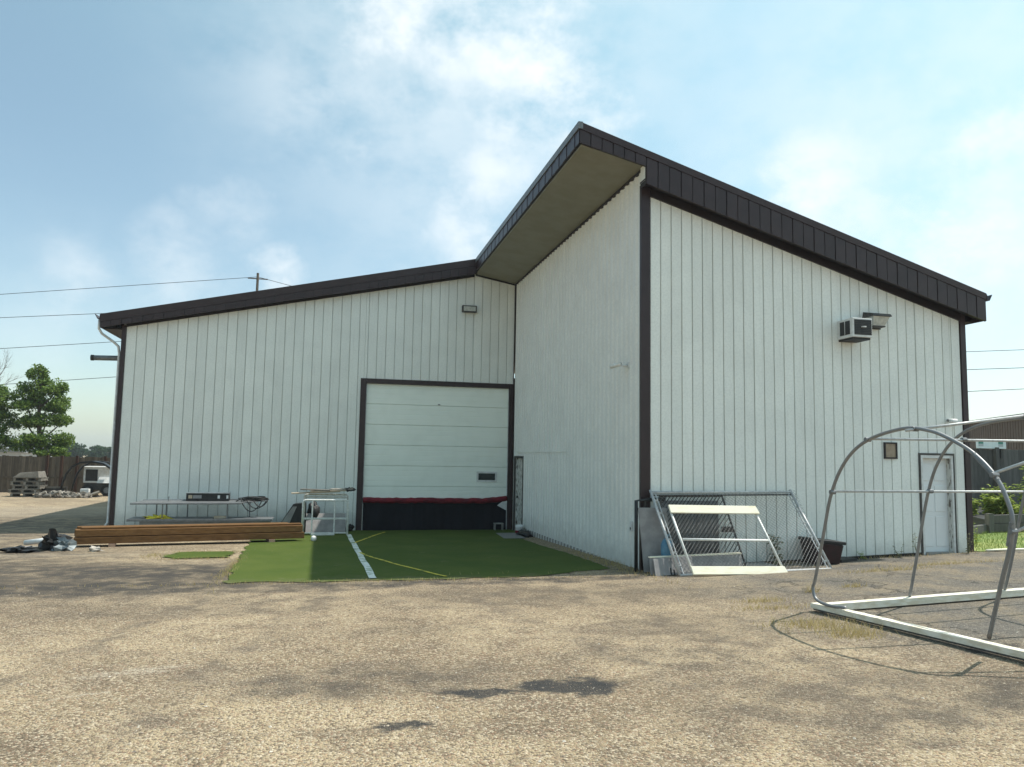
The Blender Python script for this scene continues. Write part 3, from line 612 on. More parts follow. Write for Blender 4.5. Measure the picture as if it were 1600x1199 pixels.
# mat and bits by the side door
def patch(name, pts, h, mat, parent=None, label=None, cat=None):
    m = MB(); m.prism([(x, y, gz(x, y)+h-.012) for x, y in pts], (0, 0, .012)); o = m.build(name, mat, parent, org=None if parent else (pts[0][0], pts[0][1], gz(*pts[0])+h-.012)); 
    return props(o, label, cat) if label else o
patch('door_mat', [(-1.02, -3.35), (-.45, -3.4), (-.28, -1.6), (-.85, -1.55)], .032, 'mat_grey', None, 'grey door mat on the turf by the side door', 'mat')
t = thing('bucket', 'white bucket with red rim beside the side door', 'bucket', (-.2, -1.75, gz(-.2, -1.75)))
zg = gz(-.2, -1.75); MB().lathe((-.2, -1.75, zg), [(.10, 0), (.13, .2), (.135, .21), (.11, .26), (.05, .28)], 14).build('body', 'plastic_white', t, smooth=True); MB().lathe((-.2, -1.75, zg+.03), [(.12, 0), (.125, .08)], 14).build('band', 'red_cloth', t)
t = MB().lump((-.24, -2.45, gz(-.24, -2.45)+.06), (.17, .5, .09), .5, 11, 12, 6, .06).build('rubbish_bag', 'black_plastic', org=(-.24, -2.45, gz(-.24, -2.45)), smooth=True); props(t, 'flat black bag slumped against the wing wall by the mat', 'bag')

# ------------------------------------------------------------------ turf
def tw(x, y): return .006*(1+math.sin(1.9*x+.5*y)*math.sin(1.1*y-.5*x))+.003*math.sin(5.1*x-2.3*y)
def gsheet(rows, nx, h, wave=False):
    m = MB()
    for (xl, yl, xr, yr) in rows:
        for i in range(nx+1):
            x = xl+(xr-xl)*i/nx; y = yl+(yr-yl)*i/nx; m.v.append((x, y, gz(x, y)+h+(tw(x, y) if wave else 0)))
    m.f = [(j*(nx+1)+i, j*(nx+1)+i+1, (j+1)*(nx+1)+i+1, (j+1)*(nx+1)+i) for j in range(len(rows)-1) for i in range(nx)]
    return m
rnd = random.Random(2); rows = []
N = 70
for j in range(N+1):
    f = j/N; yl = -10.95+f*10.88; yr = -9.75+f*9.68
    rows.append((-7.12-.3*min(1, f*1.8)+rnd.uniform(-.07, .07), yl, -.52+.06*math.sin(f*9)+rnd.uniform(-.02, .02) if f < .75 else -.1, yr))
tm = gsheet(rows, 70, .014, True)
for i in range(71):
    x, y, z = tm.v[i]; u = i/70; y = -10.92 + (.0 if u < .2 else .10*(u-.2)) + max(0, u-.55)**2*4.6 + rnd.uniform(-.06, .06)+.05*math.sin(u*23); tm.v[i] = (x, y, gz(x, y)+.012)
o = tm.build('artificial_turf', 'turf', org=(-3.8, -5, gz(-3.8, -5)), recalc=False); props(o, 'large green artificial turf carpet in front of the garage door', 'turf')
def line(pts, w_, mat, par):
    m = MB()
    for i, (x, y) in enumerate(pts):
        a = Vector(pts[max(0, i-1)]); b = Vector(pts[min(len(pts)-1, i+1)]); d = (b-a).normalized(); nrm = Vector((-d.y, d.x))*w_/2*(1+.05*math.sin(i*2.1))
        for q in (-1, 1): X_ = x+q*nrm.x; Y_ = y+q*nrm.y; m.v.append((X_, Y_, gz(X_, Y_)+.021+tw(X_, Y_)))
    m.f = [(2*i, 2*i+1, 2*i+3, 2*i+2) for i in range(len(pts)-1)]
    return m.build('painted_line', mat, par, recalc=False)
line([(-5.03+.16*i/24++.006*math.sin(i), -1.6-9.15*i/24) for i in range(25)], .12, 'white_line', o)
line([(-4.92+1.25*(i/12), -6.6-4.1*(i/12)**.8) for i in range(13)], .065, 'yellow_line', o)
line([(-4.98+1.0*(i/10), -4.3+3.5*(i/10)) for i in range(11)], .065, 'yellow_line', o)
rows = [(-8.7+.16*rnd.uniform(-1, 1)+.25*(abs(j-6)/6)**2, -7.35+1.35*j/12+.06*rnd.uniform(-1, 1), -7.5+.16*rnd.uniform(-1, 1), -7.2+1.3*j/12) for j in range(13)]
o = gsheet(rows, 8, .012, True).build('artificial_turf', 'turf', org=(-8, -6.6, gz(-8, -6.6)), recalc=False); props(o, 'small torn strip of green turf in front of the timber stack', 'turf')

# ------------------------------------------------------------------ timber stack and clutter along the front wall
A = Vector((-11.02, -4.72)); B = Vector((-6.19, -3.72)); D2 = (B-A).normalized(); P2 = Vector((-D2.y, D2.x))
def lp(s, d, z): q = A+D2*s+P2*d; return (q.x, q.y, z)
Lt = (B-A).length; rnd = random.Random(8); zb = -.035
for row in range(2):
    for kx in range(3):
        s0 = rnd.uniform(-.03, .06); s1 = Lt+rnd.uniform(-.05, .04); d = .09+kx*.187; z = zb+row*.165+.08
        m = MB().bar(lp(s0, d, z), lp(s1, d+rnd.uniform(-.008, .008), z+.003), .174, .148)
        lab = ['front bottom', 'middle bottom', 'back bottom'][kx] if row == 0 else ['front top', 'middle top', 'back top'][kx]
        props(m.build('timber_beam', 'timber', org=lp(Lt/2, d, z-.08), bevel=.008), 'long brown timber beam, %s of the stack before the front wall' % lab, 'timber', 'stacked timber beams')
for kx, (d, s0, s1) in enumerate(((.19, .12, Lt-.02), (.42, .02, Lt-.3))):
    props(MB().bar(lp(s0, d, zb+.3475), lp(s1, d, zb+.3475), .20, .034).build('plank', 'timber', org=lp(Lt/2, d, zb+.33), bevel=.004), 'thin plank lying on the timber stack, %s one' % ('nearer' if kx == 0 else 'farther'), 'plank', 'planks on the stack')
for i, s_ in enumerate((.75, 4.2)):
    q = lp(s_, .28, 0); z0 = gz(q[0], q[1])
    props(MB().bar((q[0]-P2.x*.32, q[1]-P2.y*.32, (z0+zb)/2), (q[0]+P2.x*.3, q[1]+P2.y*.3, (z0+zb)/2), .14, max(.05, zb-z0)).build('support_block', 'brick', org=(q[0], q[1], z0)), 'reddish block under the %s end of the timber stack' % ('left' if i == 0 else 'right'), 'block', 'blocks under the timber')
props(MB().lump((-10.36, -5.55, gz(-10.36, -5.55)+.035), (.13, .09, .06), .5, 3, 9, 6, .035).build('stone', 'stone_pale', org=(-10.36, -5.55, gz(-10.36, -5.55))), 'pale stone on the gravel in front of the timber stack', 'stone')
# plastic sheeting and pipes at the left end of the stack
t = MB().lump((-11.28, -5.15, gz(-11.28, -5.15)+.12), (.21, .25, .18), .75, 21, 16, 10, .12).build('tarp_bundle', 'black_plastic', org=(-11.28, -5.15, gz(-11.28, -5.15))); props(t, 'crumpled black tarp bundle at the left end of the timber stack', 'tarp')
t = MB().lump((-11.75, -5.65, gz(-11.75, -5.65)+.05), (.27, .2, .07), .7, 25, 14, 8, .05).build('tarp', 'black_plastic', org=(-11.75, -5.65, gz(-11.75, -5.65))); props(t, 'flat dark tarp on the ground left of the timber stack', 'tarp')
props(MB().tube([(-12.05, -4.5, gz(-12, -4.5)+.10), (-11.35, -4.75, .10)], .055, 12).build('plastic_pipe', 'plastic_white', org=(-11.7, -4.6, gz(-11.7, -4.6)), smooth=True), 'white plastic pipe leaning on the black tarp bundle', 'pipe')
props(MB().bar((-12.1, -4.95, gz(-12.1, -4.95)+.03), (-11.35, -5.0, gz(-11.4, -5)+.03), .12, .06).build('board', 'old_wood', org=(-11.7, -5, gz(-11.7, -5))), 'weathered grey board lying under the white pipe', 'board')
t = MB().lump((-11.02, -5.35, gz(-11.02, -5.35)+.10), (.16, .13, .13), .9, 33, 12, 8, .10).build('plastic_sheet', 'sheet_grey', org=(-11.02, -5.35, gz(-11.02, -5.35))); props(t, 'crumpled grey plastic sheet in front of the black tarp bundle', 'sheet')

# two-tier sheet-metal bench
zg = gz(-8.9, -.9)
t = thing('metal_bench', 'long two tier grey sheet metal bench against the front wall', 'bench', (-8.9, -.9, zg))
MB().box(-10.46, -7.13, -1.25, -.5, zg, .215).build('lower_box', 'sheet_grey', t)
MB().box(-10.76, -7.09, -1.32, -.44, .22, .25).box(-10.76, -7.09, -1.335, -1.322, .19, .25).build('lower_top', 'galv_dull', t)
MB().hexa([(-10.70, -1.22, .645), (-7.95, -1.22, .66), (-7.35, -.5, .70), (-10.55, -.5, .685), (-10.70, -1.22, .665), (-7.95, -1.22, .68), (-7.35, -.5, .72), (-10.55, -.5, .705)]).build('shelf', 'galv_dull', t)
MB().tube([(-10.72, -1.235, .65), (-7.92, -1.235, .668)], .022, 8).build('front_rail', 'galv_dull', t); MB().tube([(-10.56, -.49, .70), (-7.25, -.49, .74)], .018, 8).build('back_rail', 'galv_dull', t)
for (px, py) in ((-9.92, -1.2), (-9.84, -1.1), (-9.40, -.52), (-8.28, -1.2), (-7.75, -.6), (-10.2, -.52)): MB().tube([(px, py, .25), (px, py, .66)], .016, 7).build('post', 'galv_dull', t)
MB().tube([(-9.86, -.75, .70), (-9.86, -.75, .82)], .012, 6).build('rod', 'galv_dull', t)
t = thing('black_bin', 'long shallow black bin on the upper shelf of the metal bench', 'bin', (-8.85, -.62, .71))
MB().box(-9.42, -8.30, -.75, -.735, .71, .93).box(-9.42, -8.30, -.505, -.49, .71, .93).box(-9.42, -9.405, -.735, -.505, .71, .93).box(-8.315, -8.30, -.735, -.505, .71, .93).box(-9.405, -8.315, -.735, -.505, .71, .725).build('shell', 'black_plastic', t)
MB().box(-9.43, -8.29, -.76, -.751, .915, .94).build('rim', 'plastic_white', t)
for lx, lw, mt in ((-9.36, .10, 'card'), (-9.24, .22, 'grey_board'), (-8.60, .06, 'plastic_white'), (-8.37, .05, 'plastic_white')): MB().box(lx, lx+lw, -.758, -.7505, .77, .86).build('sticker', mt, t)
c = MB(); rnd = random.Random(12)
for L_ in range(7):
    r = rnd.uniform(.26, .40); cx = -7.62+rnd.uniform(-.05, .06); ry = rnd.uniform(.14, .26); zc = .735+.012*L_
    c.tube([(cx+r*math.cos(a*.2618), -.75+ry*math.sin(a*.2618), zc+.02*math.sin(a*.52+L_)) for a in range(24)], .014, 6, closed=True)
for (x0, x1, dz) in ((-7.95, -7.40, .30), (-7.8, -7.28, .22), (-7.62, -7.25, .17)):
    c.tube([(x0+(x1-x0)*i/16, -1.02-.03*math.sin(i*.2), .74-dz*math.sin(math.pi*i/16)**.8) for i in range(17)], .014, 6)
c.tube([(-8.1, -.9, .70), (-8.0, -.85, .76), (-7.9, -.8, .74)], .014, 6)
props(c.build('cable_coil', 'rubber', org=(-7.6, -.75, .72), smooth=True), 'coil of black cable hanging over the right end of the metal bench', 'cable')
t = MB().lump((-10.02, -1.12, .275), (.24, .13, .055), .8, 41, 16, 8, .024).build('yellow_cloth', 'yellow_cloth', org=(-10.02, -1.12, .251), smooth=True); props(t, 'crumpled yellow cloth on the lower tier of the metal bench', 'cloth')
t = MB().bar((-8.62, -1.1, .285), (-8.3, -1.08, .29), .09, .07).build('wood_offcut', 'card', org=(-8.45, -1.1, .25)); props(t, 'small brown offcut on the lower tier of the metal bench', 'offcut')
# leaning dark case
t = thing('leaning_case', 'dark case with grey front leaning beside the white rack', 'case', (-6.6, -.8, gz(-6.6, -.8)))
zg = gz(-6.6, -.8)
MB().hexa([(-7.05, -.95, zg+.03), (-6.3, -.95, zg-.0), (-6.2, -.45, zg), (-6.95, -.45, zg+.02), (-6.56, -.95, .64), (-6.33, -.95, .66), (-6.22, -.45, .66), (-6.48, -.45, .64)]).build('shell', 'black_plastic', t)
MB().hexa([(-6.90, -.962, .07), (-6.66, -.962, .07), (-6.66, -.952, .07), (-6.90, -.952, .07), (-6.57, -.962, .57), (-6.46, -.962, .57), (-6.46, -.952, .57), (-6.57, -.952, .57)]).build('front_panel', 'grey_board', t)
t = MB().lump((-6.02, -.55, .30), (.17, .14, .34), .5, 47, 12, 9).build('black_sack', 'black_plastic', org=(-6.02, -.55, gz(-6, -.5)), smooth=True); props(t, 'black sack standing behind the white rack', 'sack')
t = thing('grey_sheet', 'flat grey panel leaning behind the white rack', 'panel', (-5.6, -.6, gz(-5.6, -.6)))
MB().hexa([(-6.2, -.95, -.18), (-5.1, -.95, -.18), (-5.1, -.93, -.18), (-6.2, -.93, -.18), (-6.2, -.62, .36), (-5.1, -.62, .36), (-5.1, -.60, .36), (-6.2, -.60, .36)]).build('panel', 'grey_board', t)
# white tube rack
zg = gz(-5.7, -1.8)+.016
t = thing('tube_rack', 'white tubular rack standing at the edge of the turf', 'rack', (-5.68, -1.6, zg))
def frame(y, z0, z1, x0, x1, r, nm):
    c = .06; pts = [(x0, y, z0), (x0, y, z1-c), (x0+c*.3, y, z1-c*.3), (x0+c, y, z1), (x1-c, y, z1), (x1-c*.3, y, z1-c*.3), (x1, y, z1-c), (x1, y, z0)]
    MB().tube(pts, r, 8).build(nm, 'white_paint', t, smooth=True)
frame(-1.82, zg, .80, -6.27, -5.07, .025, 'front_frame'); frame(-1.35, zg, .93, -6.25, -5.08, .022, 'back_frame')
for z in (.31, zg+.06): MB().tube([(-6.25, -1.82, z), (-5.09, -1.82, z)], .017, 7).build('crossbar', 'white_paint', t)
MB().tube([(-6.24, -1.35, .86), (-5.09, -1.35, .86)], .017, 7).build('crossbar', 'white_paint', t)
MB().tube([(-6.24, -1.35, .25), (-5.09, -1.35, .25)], .012, 7).build('crossbar', 'white_paint', t)
for x in (-6.02, -5.43): MB().tube([(x, -1.84, zg), (x, -1.84, .77)], .02, 7).build('upright', 'white_paint', t)
for x in (-6.26, -5.08): MB().tube([(x, -1.82, .78), (x, -1.35, .80)], .016, 7).build('side_bar', 'white_paint', t); MB().tube([(x, -1.82, .03), (x, -1.35, .03)], .014, 7).build('side_bar', 'white_paint', t)
MB().box(-6.02, -5.42, -1.90, -1.865, zg+.0, zg+.055).build('foot_bar', 'white_paint', t)
for i, (x0, x1, z, tl, w_, mt, lab) in enumerate(((-6.60, -5.3, .965, .06, .30, 'card', 'lowest long tan board on top of the white rack'), (-6.1, -5.0, 1.02, .04, .38, 'card', 'tan cardboard sheet across the middle of the white rack'), (-6.35, -5.55, 1.075, -.02, .30, 'old_wood', 'weathered short board at the top left of the white rack'), (-5.55, -4.95, 1.085, .02, .3, 'stone_pale', 'pale folded cardboard at the top right of the white rack'))):
    m = MB().bar((x0, -1.56+.03*i, z), (x1, -1.5-.05*i, z+tl), w_, .028); props(m.build('loose_board', mt, org=((x0+x1)/2, -1.55, z)), lab, 'board', 'boards piled on the rack')
t = MB().lump((-5.08, -1.62, 1.085), (.14, .18, .05), .5, 53, 10, 6).build('dark_rag', 'black_plastic', org=(-5.08, -1.62, 1.05)); props(t, 'dark rag at the right end of the boards on the rack', 'rag')
t = MB().lathe((-5.93, -3.62, gz(-5.93, -3.62)+.017), [(.05, 0), (.07, .03), (.07, .08), (.05, .12), (.02, .13)], 12).build('white_cup', 'white_paint', org=(-5.93, -3.62, gz(-5.93, -3.62)+.017), smooth=True); props(t, 'small white cup on the turf below the white rack', 'cup')
t = MB().lump((-4.98, -.4, gz(-4.98, -.4)+.09), (.12, .10, .12), .5, 57, 10, 7, .09).build('dark_stone', 'rubber', org=(-4.98, -.4, gz(-4.98, -.4))); props(t, 'small dark lump at the foot of the garage door trim', 'stone')

# ------------------------------------------------------------------ panels leaning at the end wall
a00 = Vector((.28, -11.24, .085)); a10 = Vector((3.22, -11.26, .15)); a01 = Vector((.10, -10.44, 1.45)); a11 = Vector((2.95, -10.46, 1.48))
t = thing('chain_link_panel', 'large galvanised chain link fence panel leaning against the end wall', 'fence panel', (1.7, -11.2, .1))
for p, q in ((a00, a10), (a01, a11)): MB().tube([p, q], .024, 9).build('rail', 'galv_light', t, smooth=True)
MB().tube([a01+Vector((0, .0, -.05)), a11+Vector((0, .0, -.05))], .014, 8).build('rail', 'dark_steel', t)
for p, q in ((a00, a01), (a10, a11)):
    e = (q-p).normalized()*.05; MB().tube([p, q+e], .026, 9).build('post', 'galv_light', t, smooth=True)
    o2 = Vector((.075 if p.x < 1 else -.075, 0, 0)); MB().tube([p+o2, q+o2], .011, 7).build('tension_bar', 'galv_light', t)
    for i in range(6): c = p.lerp(q, .1+.16*i); MB().bar(c-o2*.35, c+o2*1.1, .03, .03).build('clamp', 'galv_light', t)
u = (a10-a00); v = (a01-a00); ul, vl = u.length, v.length; un, vn = u/ul, v/vl; c = MB()
nrm = un.cross(vn).normalized(); s_ = -vl
while s_ < ul:
    for sg in (1, -1):
        x0, x1 = (s_, s_+vl) if sg == 1 else (s_+vl, s_); y0, y1 = 0., vl
        # clip to the panel width
        tA, tB = 0., 1.
        for bound, lo in ((0., True), (ul, False)):
            pass
        dx = x1-x0
        if dx > 0: tA = max(0, (0-x0)/dx); tB = min(1, (ul-x0)/dx)
        else: tA = max(0, (ul-x0)/dx); tB = min(1, (0-x0)/dx)
        if tB-tA > .02:
            P = a00+un*(x0+dx*tA)+vn*(vl*tA)+nrm*.003*sg; Q = a00+un*(x0+dx*tB)+vn*(vl*tB)+nrm*.003*sg
            c.tube([P, Q], .0021, 3)
    s_ += .075
c.build('wire_mesh', 'wire', t, kind='stuff')
# cream board frame lying on it
t = thing('pipe_and_board_gate', 'white pipe frame with two cream boards leaning on the chain link panel', 'gate', (1.4, -11.35, .1))
b0, b1, b2, b3 = Vector((.244, -10.83, 1.243)), Vector((1.935, -10.87, 1.228)), Vector((.44, -11.30, .233)), Vector((2.2, -11.345, .214))
dn = Vector((0, -.421, -.907)); nf = Vector((0, -.907, .421))
def board(p, q, w_, nm):
    q2, p2 = q+dn*w_+Vector((.05, 0, 0)), p+dn*w_+Vector((.02, 0, 0)); th = nf*.04
    MB().hexa([p2, q2, q, p, p2+th, q2+th, q+th, p+th]).build(nm, 'plank_cream', t, bevel=.006)
board(b0, b1, .15, 'top_board'); board(b2, b3, .145, 'bottom_board')
for p, q in (((.285, -10.875, 1.13), (.46, -11.31, .20)), ((1.93, -10.915, 1.11), (2.18, -11.355, .19)), ((.41, -11.09, .676), (2.07, -11.135, .647))): MB().tube([p, q], .022, 9).build('pipe', 'white_paint', t, smooth=True)
# dark mesh gate with a corrugated sheet behind it
t = thing('mesh_gate', 'dark framed mesh gate leaning behind the chain link panel', 'gate', (1.1, -10.5, .1))
g0, g1, g2, g3 = Vector((.30, -10.36, 1.38)), Vector((1.56, -10.36, 1.39)), Vector((.42, -10.80, .13)), Vector((1.80, -10.78, .15))
for p, q in ((g0, g1), (g1, g3), (g0, g2), (g2, g3)): MB().tube([p, q], .018, 7).build('frame_bar', 'dark_steel', t)
c = MB()
for i in range(34):
    f = i/33; p = g0.lerp(g1, f)*.0+g0.lerp(g1, min(1, f*1.9)) if f < .52 else g1.lerp(g3, (f-.52)/.48); q = g0.lerp(g2, f*1.9) if f < .52 else g2.lerp(g3, (f-.52)/.48)
    c.tube([p+Vector((0, .004, 0)), q+Vector((0, .004, 0))], .011, 4)
c.build('wire_mesh', 'dark_steel', t, kind='stuff')
MB().bar(g1.lerp(g3, .48), g0.lerp(g2, .48).lerp(g1.lerp(g3, .48), .82), .02, .10).build('crossbar', 'dark_steel', t)
t = thing('corrugated_sheet', 'wavy pale metal sheet standing behind the dark mesh gate', 'sheet', (.9, -10.33, .1))
m = MB(); K = 48
for j, z in enumerate((.2, 1.30)): m.v += [(.34+1.15*i/K, -10.345+.022*math.sin(i/K*2*math.pi*9)+(0.0 if j else -.05), z) for i in range(K+1)]
m.f = [(i, i+1, K+2+i, K+1+i) for i in range(K)]
so_ = m.build('sheet', 'grey_board', t, smooth=True, recalc=False); so_.modifiers.new('thickness', 'SOLIDIFY').thickness = .004
# grey boards at the corner
t = thing('plywood_sheet', 'tall grey plywood sheet leaning at the wing corner', 'sheet', (.1, -10.6, .05))
MB().hexa([(-.12, -10.66, .06), (.50, -10.66, .06), (.50, -10.63, .06), (-.12, -10.63, .06), (-.17, -10.50, 1.18), (.36, -10.50, 1.18), (.36, -10.47, 1.18), (-.17, -10.47, 1.18)]).build('panel', 'grey_board', t)
t = thing('pipe_bracket', 'black pipe bracket standing at the wing corner', 'bracket', (-.1, -10.45, .05))
MB().tube([(-.19, -10.44, gz(-.2, -10.4)), (-.19, -10.44, 1.30), (.06, -10.40, 1.32), (.40, -10.38, 1.33)], .035, 8).build('bar', 'black_plastic', t, smooth=True); MB().tube([(.0, -10.41, 1.12), (.0, -10.41, 1.31)], .025, 8).build('stub', 'black_plastic', t)
for i, (y0, z0, y1, z1, x0, x1, lab, mt) in enumerate(((-11.10, .055, -11.0, .33, -.10, .62, 'grey board leaning low at the wing corner, nearest one', 'grey_board'), (-11.0, .06, -10.93, .34, -.14, 1.62, 'long grey board with pale worn edge behind the chain link panel', 'grey_board'))):
    t = thing('low_board', lab, 'board', ((x0+x1)/2, y0, z0))
    MB().hexa([(x0, y0, z0), (x1, y0, z0+.04), (x1, y0+.03, z0+.04), (x0, y0+.03, z0), (x0, y1, z1), (x1, y1, z1+.05), (x1, y1+.03, z1+.05), (x0, y1+.03, z1)]).build('board', mt, t)
    if i: MB().hexa([(x0, y1-.01, z1+.002), (x1, y1-.01, z1+.052), (x1, y1+.06, z1+.052), (x0, y1+.06, z1+.002), (x0, y1-.01, z1+.022), (x1, y1-.01, z1+.075), (x1, y1+.06, z1+.075), (x0, y1+.06, z1+.022)]).build('worn_edge', 'plank_cream', t)
    else:
        for sx in (.18, .24, .40, .46): MB().hexa([(sx, y0-.004, z0+.02), (sx+.025, y0-.004, z0+.02), (sx+.025, y0-.001, z0+.02), (sx, y0-.001, z0+.02), (sx, y1-.006, z1-.01), (sx+.025, y1-.006, z1-.01), (sx+.025, y1-.003, z1-.01), (sx, y1-.003, z1-.01)]).build('dark_stripe', 'rubber', t)
t = MB().hexa([(1.0, -10.75, .10), (2.45, -10.75, .13), (2.45, -10.3, .13), (1.0, -10.3, .10), (1.0, -10.75, .125), (2.45, -10.75, .155), (2.45, -10.3, .155), (1.0, -10.3, .125)]).build('flat_sheet', 'grey_board', org=(1.7, -10.5, .1)); props(t, 'grey sheet lying flat on the ground behind the chain link panel', 'sheet')
zb_ = .365
t = thing('water_jug', 'blue plastic water jug behind the chain link panel at the corner', 'jug', (.24, -10.79, gz(.26, -10.8)))
MB().lathe((.24, -10.79, gz(.26, -10.8)), [(.08, 0), (.10, .03), (.10, .22), (.09, .24), (.10, .26), (.10, .5), (.07, .57), (.03, .61), (.03, .64)], 16).build('body', 'blue_plastic', t, smooth=True); MB().lathe((.24, -10.79, gz(.26, -10.8)+.641), [(.04, 0), (.04, .03)], 12).build('cap', 'blue_plastic', t)
zg = gz(3.6, -10.6)
t = thing('planter_tub', 'dark maroon plastic tub tilted behind the chain link corner', 'tub', (3.55, -10.62, zg))
MB().hexa([(3.22, -10.84, zg), (3.70, -10.84, zg), (3.70, -10.42, zg), (3.22, -10.42, zg), (3.18, -10.90, zg+.42), (3.76, -10.90, zg+.36), (3.76, -10.36, zg+.36), (3.18, -10.36, zg+.42)]).build('tub', 'maroon_plastic', t, bevel=.02)
MB().hexa([(3.15, -10.93, zg+.42), (3.79, -10.93, zg+.36), (3.79, -10.34, zg+.36), (3.15, -10.34, zg+.42), (3.15, -10.93, zg+.48), (3.79, -10.93, zg+.42), (3.79, -10.34, zg+.42), (3.15, -10.34, zg+.48)]).build('rim', 'rubber', t, bevel=.015)
t = MB().bar((3.8, -10.55, gz(3.8, -10.5)+.035), (4.25, -10.4, gz(4.2, -10.4)+.03), .3, .05).build('black_tray', 'rubber', org=(4, -10.5, gz(4, -10.5))); props(t, 'flat black tray on the ground beside the maroon tub', 'tray')

# ------------------------------------------------------------------ hoop greenhouse frame
t = thing('hoop_frame', 'bare hoop greenhouse frame of grey pipe on white wooden base rails', 'greenhouse frame', (.5, -14.8, .15))
def gzp(x, y, h=0): return (x, y, gz(x, y)+h)
def planking(p, q, w_, h_, nm, mat='rail_wood'):
    m = MB(); p = Vector(p); q = Vector(q); n = 8
    for i in range(n):
        a = p.lerp(q, i/n); b = p.lerp(q, (i+1)/n); m.bar(a, b+(b-a)*.002, w_, h_)
    return m.build(nm, mat, t)
planking(gzp(.50, -14.70, .075), gzp(1.04, -20.6, .075), .115, .06, 'base_rail', 'rail_wood')
planking(gzp(.58, -14.80, .06), gzp(7.6, -14.66, .06), .12, .085, 'base_rail', 'rail_wood')
MB().tube([gzp(.50, -14.70, .03), gzp(1.04, -20.6, .03)], .018, 6).build('rail_shadow_pipe', 'galv_dull', t)  # grey pipe added along the rail's foot as its shadow line
def hoop(pts, r=.0195, sub=6):
    P = [Vector(p) for p in pts]; o_ = []
    for i in range(len(P)-1):
        p0, p1, p2, p3 = P[max(0, i-1)], P[i], P[i+1], P[min(len(P)-1, i+2)]
        for j in range(sub):
            s = j/sub; o_.append(.5*((2*p1)+(-p0+p2)*s+(2*p0-5*p1+4*p2-p3)*s*s+(-p0+3*p1-3*p2+p3)*s**3))
    o_.append(P[-1]); return MB().tube(o_, r, 9).build('hoop', 'galv', t, smooth=True)
zf = gz(.45, -14.8)+.12
hoop([(.52, -15.30, zf+.03), (.48, -15.02, zf+.01), (.46, -14.80, zf+.05), (.46, -14.74, zf+.18), (.46, -14.79, .56), (.46, -14.97, 1.11), (.46, -15.16, 1.67), (.48, -15.42, 2.07), (.5, -15.79, 2.31), (.5, -16.37, 2.43), (.5, -16.74, 2.40), (.5, -17.0, 2.32), (.5, -17.32, 2.16), (.5, -17.57, 1.94), (.5, -17.70, 1.70), (.5, -17.74, 1.5), (.5, -17.69, 1.26), (.5, -17.59, .96), (.5, -17.42, .41)], .0205)
MB().tube([(.5, -17.69, 1.30), (.5, -17.735, 1.52)], .027, 9).build('sleeve', 'galv_dull', t)
MB().tube([(.5, -17.33, 2.15), (.5, -17.60, 1.90)], .025, 9).build('sleeve', 'galv_dull', t)
for xh in (1.9, 3.42, 4.95, 6.5):
    z0 = gz(xh, -14.72)+.09
    hoop([(xh, -14.74, z0), (xh, -14.88, .78), (xh, -15.13, 1.68), (xh, -15.36, 2.13), (xh, -15.68, 2.41), (xh, -16.1, 2.54), (xh, -16.7, 2.58), (xh, -17.3, 2.56), (xh, -17.8, 2.43), (xh, -18.1, 2.25), (xh, -18.25, 2.03), (xh, -18.5, 1.4), (xh, -18.65, .7), (xh, -18.7, gz(xh, -18.7))])
for p, q in (((.46, -15.18, 1.69), (6.6, -15.12, 1.72)), ((.5, -15.80, 2.33), (6.6, -15.55, 2.40)), ((.38, -16.56, 2.40), (1.9, -16.62, 2.605)), ((1.9, -16.62, 2.605), (6.6, -16.66, 2.62)), ((.47, -17.56, 1.96), (1.9, -17.8, 2.46)), ((.5, -17.74, 1.43), (1.9, -18.22, 2.1)), ((1.9, -17.8, 2.46), (6.6, -17.8, 2.46))):
    MB().tube([p, q], .0155, 8).build('purlin', 'galv_light', t, smooth=True)  # paler steel than the hoops: sunlit tops put into the colour
for (cx_, cy_, cz_) in ((.46, -15.18, 1.68), (.5, -15.80, 2.32), (.5, -16.56, 2.42), (1.9, -15.165, 1.70), (1.9, -15.74, 2.35), (1.9, -16.62, 2.59), (3.42, -15.15, 1.70), (.49, -17.57, 1.95), (.5, -17.74, 1.44)): MB().tube([(cx_-.035, cy_, cz_), (cx_+.035, cy_, cz_)], .027, 8).build('clamp', 'galv_dull', t)
zr = gz(.72, -17.85)+.115
MB().tube([(.70, -17.62, zr+.01), (.72, -17.70, zr+.02), (.74, -18.0, zr+.015), (.80, -18.6, zr+.015)], .022, 8).build('pipe_foot', 'white_paint', t, smooth=True)
MB().tube([(.76, -17.60, zr+.01), (.84, -17.66, zr+.02), (.86, -18.0, zr+.02), (.90, -18.6, zr+.02)], .02, 8).build('pipe_foot', 'white_paint', t, smooth=True)

# ------------------------------------------------------------------ plants
def leaves(mb, cols, c, r, n, size, rnd, shade=None):
    for _ in range(n):
        d = Vector((rnd.gauss(0, 1), rnd.gauss(0, 1), rnd.gauss(0, 1))).normalized()*(rnd.random()**.45)
        p = Vector(c)+Vector((d.x*r[0], d.y*r[1], d.z*r[2]))
        n_ = Vector((rnd.gauss(0, 1), rnd.gauss(0, 1), rnd.gauss(.6, 1))).normalized(); a = n_.orthogonal().normalized(); b = n_.cross(a)
        q = rnd.uniform(0, 6.28); a, b = a*math.cos(q)+b*math.sin(q), b*math.cos(q)-a*math.sin(q)
        s = size*rnd.uniform(.6, 1.3); i = len(mb.v)
        mb.v += [tuple(p-a*s), tuple(p+b*s*.5), tuple(p+a*s), tuple(p-b*s*.5)]; mb.f.append((i, i+1, i+2, i+3))
        g_ = rnd.random(); cols += [g_, g_, g_, 1]*4
